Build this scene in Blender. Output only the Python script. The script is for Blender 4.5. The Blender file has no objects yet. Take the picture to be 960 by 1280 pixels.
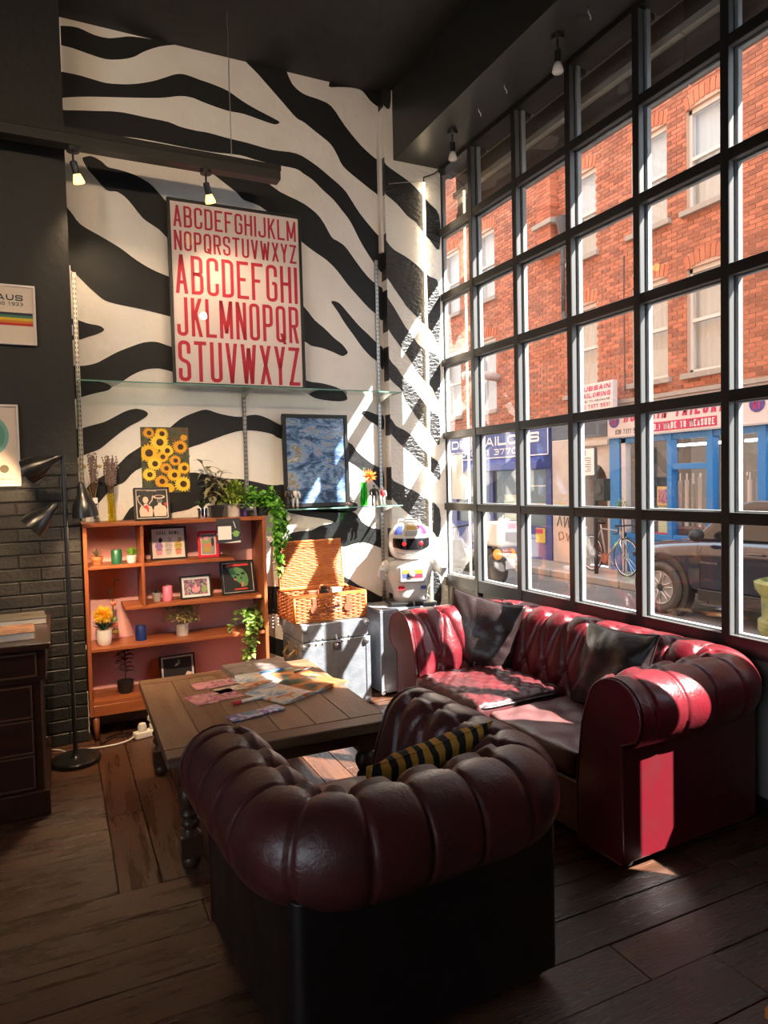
import bpy, bmesh, math, random
import numpy as np
from mathutils import Vector, Matrix, Euler
random.seed(7); rng = np.random.default_rng(7)
sc = bpy.context.scene
COL = sc.collection
PI = math.pi

# ---------------------------------------------------------------- camera
cam_d = bpy.data.cameras.new('camera'); cam = bpy.data.objects.new('camera', cam_d); COL.objects.link(cam)
cam_d.sensor_fit = 'HORIZONTAL'; cam_d.sensor_width = 36.0; cam_d.lens = 866.36 / 960 * 36.0
cam_d.clip_start = 0.05; cam_d.clip_end = 200
_p, _y, _r = -0.0423, 0.4417, -0.0232
_f = Vector((math.sin(_y)*math.cos(_p), math.cos(_y)*math.cos(_p), math.sin(_p)))
_rt = Vector((math.cos(_y), -math.sin(_y), 0)); _up = _rt.cross(_f)
_rt2 = math.cos(_r)*_rt + math.sin(_r)*_up; _up2 = -math.sin(_r)*_rt + math.cos(_r)*_up
cam.matrix_world = Matrix(((_rt2.x, _up2.x, -_f.x, -2.716), (_rt2.y, _up2.y, -_f.y, -4.730), (_rt2.z, _up2.z, -_f.z, 1.5), (0, 0, 0, 1)))
sc.camera = cam

# ---------------------------------------------------------------- world, sun, exposure
sc.view_settings.view_transform = 'Standard'; sc.view_settings.look = 'None'
sc.view_settings.gamma = 1.0; sc.view_settings.exposure = 0.85
sc.cycles.use_denoising = True
sc.cycles.max_bounces = 10; sc.cycles.diffuse_bounces = 6; sc.cycles.transparent_max_bounces = 16
sc.cycles.sample_clamp_indirect = 6.0; sc.cycles.caustics_reflective = False; sc.cycles.caustics_refractive = False
w = bpy.data.worlds.new('sky'); sc.world = w; w.use_nodes = True
bg = w.node_tree.nodes['Background']; bg.inputs[0].default_value = (0.80, 0.90, 1.0, 1); bg.inputs[1].default_value = 2.3
SUN_DIR = Vector((-1.04, 1.0, -1.51)).normalized()
sun_d = bpy.data.lights.new('sun', 'SUN'); sun_d.energy = 23.0; sun_d.angle = 0.009; sun_d.color = (1.0, 0.95, 0.87)
sun = bpy.data.objects.new('sun', sun_d); COL.objects.link(sun)
sun.rotation_euler = SUN_DIR.to_track_quat('-Z', 'Y').to_euler(); sun.location = (6, -8, 12)

# ---------------------------------------------------------------- helpers
def tag(o, label=None, cat=None, group=None, kind=None):
    if label: o['label'] = label
    if cat: o['category'] = cat
    if group: o['group'] = group
    if kind: o['kind'] = kind
    return o
def thing(name, label, cat, loc=(0, 0, 0), rot=0, group=None):
    o = bpy.data.objects.new(name, None); COL.objects.link(o); o.location = loc
    o.rotation_euler = rot if isinstance(rot, tuple) else (0, 0, rot)
    o.empty_display_size = 0.05
    return tag(o, label, cat, group)
def copy_tree(root, loc=None, rot=None, label=None, scale=None):
    r = root.copy(); COL.objects.link(r)
    if loc is not None: r.location = loc
    if rot is not None: r.rotation_euler = rot if isinstance(rot, tuple) else (0, 0, rot)
    if scale is not None: r.scale = (scale,)*3 if not isinstance(scale, tuple) else scale
    if label: r['label'] = label
    for ch in list(root.children):
        c = ch.copy(); COL.objects.link(c); c.parent = r
        for g in list(ch.children):
            d = g.copy(); COL.objects.link(d); d.parent = c
    return r

def MAT(name, col, rough=0.5, metal=0.0, bump=0.0, bscale=60.0, col2=None, vscale=6.0, stretch=(1, 1, 1), rnd=0.0, spec=0.5,
        coat=0.0, emit=None, estr=0.0, trans=0.0, sss=0.0, contrast=(0.35, 0.65), attr=None, bdist=0.02, rvar=0.0, crease=0):
    m = bpy.data.materials.new(name); m.use_nodes = True; nt = m.node_tree; N = nt.nodes; L = nt.links
    b = N['Principled BSDF']; c4 = (*col, 1)
    b.inputs['Base Color'].default_value = c4; b.inputs['Roughness'].default_value = rough; b.inputs['Metallic'].default_value = metal
    b.inputs['Specular IOR Level'].default_value = spec
    if coat: b.inputs['Coat Weight'].default_value = coat; b.inputs['Coat Roughness'].default_value = 0.15
    if trans: b.inputs['Transmission Weight'].default_value = trans
    if emit: b.inputs['Emission Color'].default_value = (*emit, 1); b.inputs['Emission Strength'].default_value = estr
    src = None
    need = col2 or bump or rvar
    if need:
        tc = N.new('ShaderNodeTexCoord'); mp = N.new('ShaderNodeMapping'); mp.inputs['Scale'].default_value = stretch
        L.new(tc.outputs['Object'], mp.inputs['Vector'])
        vec = mp.outputs['Vector']
        if rnd:
            oi = N.new('ShaderNodeObjectInfo'); ml = N.new('ShaderNodeMath'); ml.operation = 'MULTIPLY'; ml.inputs[1].default_value = 37.0
            L.new(oi.outputs['Random'], ml.inputs[0]); ad = N.new('ShaderNodeVectorMath'); ad.operation = 'ADD'
            L.new(vec, ad.inputs[0]); L.new(ml.outputs[0], ad.inputs[1]); vec = ad.outputs[0]
    if col2:
        nz = N.new('ShaderNodeTexNoise'); nz.inputs['Scale'].default_value = vscale; nz.inputs['Detail'].default_value = 6; nz.inputs['Roughness'].default_value = 0.6
        L.new(vec, nz.inputs['Vector'])
        mr = N.new('ShaderNodeMapRange'); mr.inputs[1].default_value = contrast[0]; mr.inputs[2].default_value = contrast[1]
        L.new(nz.outputs['Fac'], mr.inputs[0])
        mx = N.new('ShaderNodeMix'); mx.data_type = 'RGBA'; mx.inputs[6].default_value = c4; mx.inputs[7].default_value = (*col2, 1)
        L.new(mr.outputs[0], mx.inputs[0]); src = mx.outputs[2]
        if rvar:
            rr = N.new('ShaderNodeMapRange'); rr.inputs[3].default_value = rough - rvar; rr.inputs[4].default_value = rough + rvar
            L.new(mr.outputs[0], rr.inputs[0]); L.new(rr.outputs[0], b.inputs['Roughness'])
    if attr:
        at = N.new('ShaderNodeAttribute'); at.attribute_name = attr; hs = N.new('ShaderNodeHueSaturation')
        mr2 = N.new('ShaderNodeMapRange'); mr2.inputs[3].default_value = 0.62; mr2.inputs[4].default_value = 1.3
        L.new(at.outputs['Fac'], mr2.inputs[0]); L.new(mr2.outputs[0], hs.inputs['Value'])
        if src: L.new(src, hs.inputs['Color'])
        else: hs.inputs['Color'].default_value = c4
        src = hs.outputs[0]
    if rnd:
        oi2 = N.new('ShaderNodeObjectInfo'); hs2 = N.new('ShaderNodeHueSaturation')
        mr3 = N.new('ShaderNodeMapRange'); mr3.inputs[3].default_value = 1 - rnd; mr3.inputs[4].default_value = 1 + rnd
        L.new(oi2.outputs['Random'], mr3.inputs[0]); L.new(mr3.outputs[0], hs2.inputs['Value'])
        if src: L.new(src, hs2.inputs['Color'])
        else: hs2.inputs['Color'].default_value = c4
        src = hs2.outputs[0]
    if src: L.new(src, b.inputs['Base Color'])
    if crease:
        vo = N.new('ShaderNodeTexNoise'); vo.inputs['Scale'].default_value = crease; vo.inputs['Detail'].default_value = 8; vo.inputs['Roughness'].default_value = .62; vo.inputs['Distortion'].default_value = 1.2
        L.new(vec, vo.inputs['Vector'])
    if bump:
        n2 = N.new('ShaderNodeTexNoise'); n2.inputs['Scale'].default_value = bscale; n2.inputs['Detail'].default_value = 5
        L.new(vec, n2.inputs['Vector']); bp = N.new('ShaderNodeBump'); bp.inputs['Strength'].default_value = bump; bp.inputs['Distance'].default_value = bdist
        L.new(n2.outputs['Fac'], bp.inputs['Height']); L.new(bp.outputs[0], b.inputs['Normal'])
        if crease:
            b2 = N.new('ShaderNodeBump'); b2.inputs['Strength'].default_value = .16; b2.inputs['Distance'].default_value = .03
            L.new(vo.outputs['Fac'], b2.inputs['Height']); L.new(b2.outputs[0], bp.inputs['Normal'])
    return m
def GLASS(name, tint=(1, 1, 1), rough=0.0, refl=1.0, ior=1.45, dirt=0.0, dirtcol=(0.7, 0.7, 0.7)):
    """thin glass: clear film with mirror reflections by fresnel, optional dust film"""
    m = bpy.data.materials.new(name); m.use_nodes = True; nt = m.node_tree; N = nt.nodes; L = nt.links
    N.remove(N['Principled BSDF']); out = N['Material Output']
    tr = N.new('ShaderNodeBsdfTransparent'); tr.inputs[0].default_value = (*tint, 1)
    gl = N.new('ShaderNodeBsdfGlossy'); gl.inputs['Roughness'].default_value = rough
    lw = N.new('ShaderNodeLayerWeight'); lw.inputs[0].default_value = .5
    pw = N.new('ShaderNodeMath'); pw.operation = 'POWER'; pw.inputs[1].default_value = 5.0; L.new(lw.outputs['Facing'], pw.inputs[0])
    ml = N.new('ShaderNodeMath'); ml.operation = 'MULTIPLY_ADD'; ml.inputs[1].default_value = .96*refl*.6; ml.inputs[2].default_value = .04*refl; L.new(pw.outputs[0], ml.inputs[0])
    mx = N.new('ShaderNodeMixShader'); L.new(ml.outputs[0], mx.inputs[0]); L.new(tr.outputs[0], mx.inputs[1]); L.new(gl.outputs[0], mx.inputs[2])
    last = mx.outputs[0]
    if dirt:
        df = N.new('ShaderNodeBsdfDiffuse'); df.inputs[0].default_value = (*dirtcol, 1)
        m2 = N.new('ShaderNodeMixShader'); m2.inputs[0].default_value = dirt
        L.new(last, m2.inputs[1]); L.new(df.outputs[0], m2.inputs[2]); last = m2.outputs[0]
    L.new(last, out.inputs[0]); return m

class MB:
    def __init__(s): s.v = []; s.f = []; s.mi = []; s.cur = 0
    def add(s, vs, fs):
        o = len(s.v); s.v += [tuple(p) for p in vs]; s.f += [tuple(i+o for i in f) for f in fs]; s.mi += [s.cur]*len(fs); return s
    def box(s, x0, x1, y0, y1, z0, z1):
        return s.add([(x0,y0,z0),(x1,y0,z0),(x1,y1,z0),(x0,y1,z0),(x0,y0,z1),(x1,y0,z1),(x1,y1,z1),(x0,y1,z1)],
                     [(0,3,2,1),(4,5,6,7),(0,1,5,4),(1,2,6,5),(2,3,7,6),(3,0,4,7)])
    def obox(s, c, d, rot=(0, 0, 0)):
        R = Euler(rot).to_matrix(); h = Vector(d)/2; c = Vector(c); o = MB().box(-h.x, h.x, -h.y, h.y, -h.z, h.z)
        return s.add([c + R @ Vector(p) for p in o.v], o.f)
    def tube(s, pts, rad, n=8, caps=True, closed=False):
        pts = [Vector(p) for p in pts]; m = len(pts); rad = rad if isinstance(rad, (list, tuple)) else [rad]*m
        vs = []; prev = None
        for i, p in enumerate(pts):
            if closed: t = pts[(i+1) % m] - pts[i-1]
            else: t = pts[min(i+1, m-1)] - pts[max(i-1, 0)]
            t.normalize()
            if prev is None:
                a = Vector((0, 0, 1)) if abs(t.z) < .9 else Vector((1, 0, 0)); u = t.cross(a).normalized()
            else:
                u = prev - t*prev.dot(t)
                u = u.normalized() if u.length > 1e-6 else t.orthogonal().normalized()
            prev = u; v = t.cross(u)
            for k in range(n):
                a = 2*PI*k/n; vs.append(p + rad[i]*(math.cos(a)*u + math.sin(a)*v))
        fs = []
        for i in range(m if closed else m-1):
            j = (i+1) % m
            for k in range(n): fs.append((i*n+k, i*n+(k+1) % n, j*n+(k+1) % n, j*n+k))
        if caps and not closed: fs += [tuple(range(n))[::-1], tuple(range((m-1)*n, m*n))]
        return s.add(vs, fs)
    def lathe(s, prof, c=(0, 0, 0), n=20, M=None, ang=2*PI):
        c = Vector(c); vs = []; m = len(prof)
        for (r, z) in prof:
            for k in range(n):
                a = ang*k/n; p = Vector((r*math.cos(a), r*math.sin(a), z)); vs.append(c + (M @ p if M else p))
        fs = [(i*n+k, i*n+(k+1) % n, (i+1)*n+(k+1) % n, (i+1)*n+k) for i in range(m-1) for k in range(n)]
        if prof[0][0] > 1e-5: fs.append(tuple(range(n))[::-1])
        if prof[-1][0] > 1e-5: fs.append(tuple(range((m-1)*n, m*n)))
        return s.add(vs, fs)
    def ball(s, c, r, nu=10, nv=7, M=None):
        r = r if isinstance(r, tuple) else (r, r, r); c = Vector(c); vs = []
        for j in range(nv+1):
            th = PI*j/nv
            for k in range(nu):
                a = 2*PI*k/nu; p = Vector((r[0]*math.sin(th)*math.cos(a), r[1]*math.sin(th)*math.sin(a), -r[2]*math.cos(th)))
                vs.append(c + (M @ p if M else p))
        return s.add(vs, [(j*nu+k, j*nu+(k+1) % nu, (j+1)*nu+(k+1) % nu, (j+1)*nu+k) for j in range(nv) for k in range(nu)])
    def prism(s, poly, fn, e):
        """poly: 2D points; fn(u,v)->point ; e: extrusion vector"""
        e = Vector(e); a = [Vector(fn(*p)) for p in poly]; n = len(a)
        return s.add(a + [p+e for p in a], [tuple(range(n))[::-1], tuple(range(n, 2*n))] + [(i, (i+1) % n, n+(i+1) % n, n+i) for i in range(n)])
    def quad(s, *p): return s.add(p, [tuple(range(len(p)))])
    def build(s, name, mat, parent=None, smooth=False, bevel=0.0, bseg=2, loc=None, rot=None, auto=None, sub=0):
        me = bpy.data.meshes.new(name); me.from_pydata([tuple(p) for p in s.v], [], s.f)
        mats = mat if isinstance(mat, (list, tuple)) else [mat]
        for m in mats: me.materials.append(m)
        if len(mats) > 1: me.polygons.foreach_set('material_index', s.mi)
        bm = bmesh.new(); bm.from_mesh(me); bmesh.ops.remove_doubles(bm, verts=bm.verts, dist=1e-6); bmesh.ops.recalc_face_normals(bm, faces=bm.faces); bm.to_mesh(me); bm.free()
        if smooth: me.polygons.foreach_set('use_smooth', [True]*len(me.polygons))
        me.update()
        o = bpy.data.objects.new(name, me); COL.objects.link(o)
        if parent: o.parent = parent
        if loc: o.location = loc
        if rot: o.rotation_euler = rot
        if bevel:
            b = o.modifiers.new('b', 'BEVEL'); b.width = bevel; b.segments = bseg; b.limit_method = 'ANGLE'; b.angle_limit = 0.6
            if smooth or bseg > 1: me.polygons.foreach_set('use_smooth', [True]*len(me.polygons)); b.harden_normals = True
        if auto:
            e = o.modifiers.new('e', 'EDGE_SPLIT'); e.split_angle = auto
        if sub:
            u = o.modifiers.new('s', 'SUBSURF'); u.levels = sub; u.render_levels = sub
        return o
def part(name, mb, mat, parent, **k): return mb.build(name, mat, parent, **k)
def inst(src, name, parent, loc=(0, 0, 0), rot=(0, 0, 0), scale=(1, 1, 1)):
    o = src.copy(); o.name = name; COL.objects.link(o); o.parent = parent; o.location = loc; o.rotation_euler = rot; o.scale = scale; return o
def box(name, mat, parent, *b, **k): return MB().box(*b).build(name, mat, parent, **k)
def struct(o): o['kind'] = 'structure'; return o

def spline(pts, n=4, closed=True):
    m = len(pts); out = []
    for i in range(m if closed else m-1):
        p0, p1, p2, p3 = (pts[(i-1) % m], pts[i], pts[(i+1) % m], pts[(i+2) % m]) if closed else (pts[max(i-1, 0)], pts[i], pts[i+1], pts[min(i+2, m-1)])
        for k in range(n):
            t = k/n
            out.append(tuple(0.5*(2*b + (c-a)*t + (2*a-5*b+4*c-d)*t*t + (3*b-a-3*c+d)*t**3) for a, b, c, d in zip(p0, p1, p2, p3)))
    if not closed: out.append(tuple(pts[-1]))
    return out

# stroke lettering -------------------------------------------------
_R, _S = 1, 0
GLY = {
 'A': [([(0,0),(.5,1),(1,0)],0,0), ([(.17,.27),(.83,.27)],0,0)], 'B': [([(0,0),(0,1),(.95,1),(.95,.53),(0,.53)],0,2), ([(0,.53),(1,.53),(1,0),(0,0)],0,2)],
 'C': [([(1,.68),(1,1),(0,1),(0,0),(1,0),(1,.32)],0,1)], 'D': [([(0,0),(0,1),(1,1),(1,0)],1,2)], 'E': [([(1,1),(0,1),(0,0),(1,0)],0,0), ([(0,.52),(.85,.52)],0,0)],
 'F': [([(1,1),(0,1),(0,0)],0,0), ([(0,.52),(.85,.52)],0,0)], 'G': [([(1,.7),(1,1),(0,1),(0,0),(1,0),(1,.5),(.55,.5)],0,1)],
 'H': [([(0,0),(0,1)],0,0), ([(1,0),(1,1)],0,0), ([(0,.52),(1,.52)],0,0)], 'I': [([(0,0),(0,1)],0,0)], 'J': [([(1,1),(1,0),(0,0),(0,.28)],0,1)],
 'K': [([(0,0),(0,1)],0,0), ([(1,1),(.05,.42)],0,0), ([(.35,.6),(1,0)],0,0)], 'L': [([(0,1),(0,0),(1,0)],0,0)], 'M': [([(0,0),(0,1),(.5,.1),(1,1),(1,0)],0,0)],
 'N': [([(0,0),(0,1),(1,0),(1,1)],0,0)], 'O': [([(0,0),(0,1),(1,1),(1,0)],1,1)], 'P': [([(0,0),(0,1),(1,1),(1,.43),(0,.43)],0,2)],
 'Q': [([(0,0),(0,1),(1,1),(1,0)],1,1), ([(.55,.22),(1.05,-.1)],0,0)], 'R': [([(0,0),(0,1),(1,1),(1,.46),(0,.46)],0,2), ([(.55,.46),(1,0)],0,0)],
 'S': [([(1,.7),(1,1),(0,1),(0,.54),(1,.46),(1,0),(0,0),(0,.3)],0,1)], 'T': [([(0,1),(1,1)],0,0), ([(.5,1),(.5,0)],0,0)], 'U': [([(0,1),(0,0),(1,0),(1,1)],0,1)],
 'V': [([(0,1),(.5,0),(1,1)],0,0)], 'W': [([(0,1),(.25,0),(.5,.95),(.75,0),(1,1)],0,0)], 'X': [([(0,0),(1,1)],0,0), ([(0,1),(1,0)],0,0)],
 'Y': [([(0,1),(.5,.42),(1,1)],0,0), ([(.5,.42),(.5,0)],0,0)], 'Z': [([(0,1),(1,1),(0,0),(1,0)],0,0)], '0': [([(0,0),(0,1),(1,1),(1,0)],1,1)],
 '1': [([(.1,.8),(.55,1),(.55,0)],0,0)], '2': [([(0,.75),(0,1),(1,1),(1,.55),(0,0),(1,0)],0,0)], '3': [([(0,1),(1,1),(1,0),(0,0)],0,1), ([(.3,.52),(1,.52)],0,0)],
 '5': [([(1,1),(0,1),(0,.56),(1,.56),(1,0),(0,0)],0,0)], '7': [([(0,1),(1,1),(.35,0)],0,0)], '8': [([(0,0),(0,1),(1,1),(1,0)],1,1), ([(0,.52),(1,.52)],0,0)],
 '9': [([(1,.48),(0,.48),(0,1),(1,1),(1,0),(0,0)],0,1)], '6': [([(1,1),(0,1),(0,0),(1,0),(1,.52),(0,.52)],0,1)], '4': [([(.8,0),(.8,1),(0,.3),(1,.3)],0,0)],
 '.': [([(0,0),(0,.09)],0,0)], '-': [([(0,.5),(1,.5)],0,0)], ' ': []}
def _strip(pts, th, closed, rnd, wd):
    pts = [Vector(p) for p in pts]; n = len(pts)
    if rnd:
        q = []
        for i, p in enumerate(pts):
            if not closed and i in (0, n-1): q.append(p); continue
            a, b = pts[i-1], pts[(i+1) % n]
            if rnd == 2 and p.x < wd*0.3: q.append(p); continue
            r = min(wd*.48, (a-p).length*.48, (b-p).length*.48); u = p + (a-p).normalized()*r; v = p + (b-p).normalized()*r
            for k in range(5):
                t = k/4; q.append((1-t)**2*u + 2*t*(1-t)*p + t*t*v)
        pts = q; n = len(pts)
    L_, R_ = [], []
    for i, p in enumerate(pts):
        a = pts[i-1] if (i > 0 or closed) else None; b = pts[(i+1) % n] if (i < n-1 or closed) else None
        d1 = (p-a).normalized() if a is not None and (p-a).length > 1e-9 else None; d2 = (b-p).normalized() if b is not None and (b-p).length > 1e-9 else None
        d1 = d1 or d2; d2 = d2 or d1
        n1 = Vector((-d1.y, d1.x)); n2 = Vector((-d2.y, d2.x)); m = n1+n2
        if m.length < 1e-4: m = n1
        m.normalize(); k = min(1/max(m.dot(n1), .3), 2.2); L_.append(p+m*th/2*k); R_.append(p-m*th/2*k)
    return L_, R_
def lettering(mb, text, fn, width, height, th, adv=None, cw=0.42, gap=None, slant=0.0):
    """strokes of TEXT in the box width x height; fn(u,v)->3D"""
    wt = {'I': 0.0, '.': 0.0, 'M': 1.35, 'W': 1.5, '1': .7, ' ': .5}
    gap = gap if gap is not None else th*1.15
    tot = sum(wt.get(c, 1.0) for c in text); fixed = len(text)*th + (len(text)-1)*gap
    unit = (width-fixed)/tot; x = 0
    for c in text:
        wd = wt.get(c, 1.0)*unit
        for pts, cl, rn in GLY.get(c, []):
            P = [Vector((px*wd+th/2, th/2+py*(height-th))) for px, py in pts]
            if not cl and not rn:   # square the open ends out to the box
                pass
            if not cl and not rn and any(abs(b_[0]-a_[0]) > .01 and abs(b_[1]-a_[1]) > .01 for a_, b_ in zip(pts[:-1], pts[1:])):
                sl0 = lambda q: fn(q[0] + x + slant*q[1], q[1])
                for (ux, uy), (vx, vy), A_, B_ in zip([p_[0] for p_ in zip(pts[:-1])], [p_[0] for p_ in zip(pts[1:])], P[:-1], P[1:]):
                    ya = 0 if uy == 0 else height if uy == 1 else A_.y; yb = 0 if vy == 0 else height if vy == 1 else B_.y
                    if abs(yb-ya) > .15*abs(B_.x-A_.x):
                        h2 = th/2*min(math.hypot(B_.x-A_.x, yb-ya)/abs(yb-ya), 1.5)
                        q4 = [(A_.x-h2, ya), (A_.x+h2, ya), (B_.x+h2, yb), (B_.x-h2, yb)]
                    else: q4 = [(A_.x-th/2, A_.y-th/2), (B_.x+th/2, A_.y-th/2), (B_.x+th/2, A_.y+th/2), (A_.x-th/2, A_.y+th/2)]
                    mb.add([sl0(q) for q in q4], [(0, 1, 2, 3)])
                continue
            P2 = [Vector(p) for p in P]
            if not cl:
                for e, nb in ((0, 1), (-1, -2)):
                    d = (P2[e]-P2[nb]).normalized(); P2[e] = P2[e]+d*th*.5 if (abs(d.y) > .3 or rn == 0) and pts[e][1] in (0, 1) else P2[e]
            A, B = _strip([p - Vector((th/2, 0)) for p in P2], th, cl, rn, wd)
            off = Vector((x+th/2, 0)); A = [p+off for p in A]; B = [p+off for p in B]; k = len(A)
            sl = lambda p: fn(p.x + slant*p.y, p.y)
            mb.add([sl(p) for p in A]+[sl(p) for p in B], [(i, k+i, k+(i+1) % k, (i+1) % k) for i in range(k if cl else k-1)])
        x += wd + th + gap
    return mb
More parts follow.
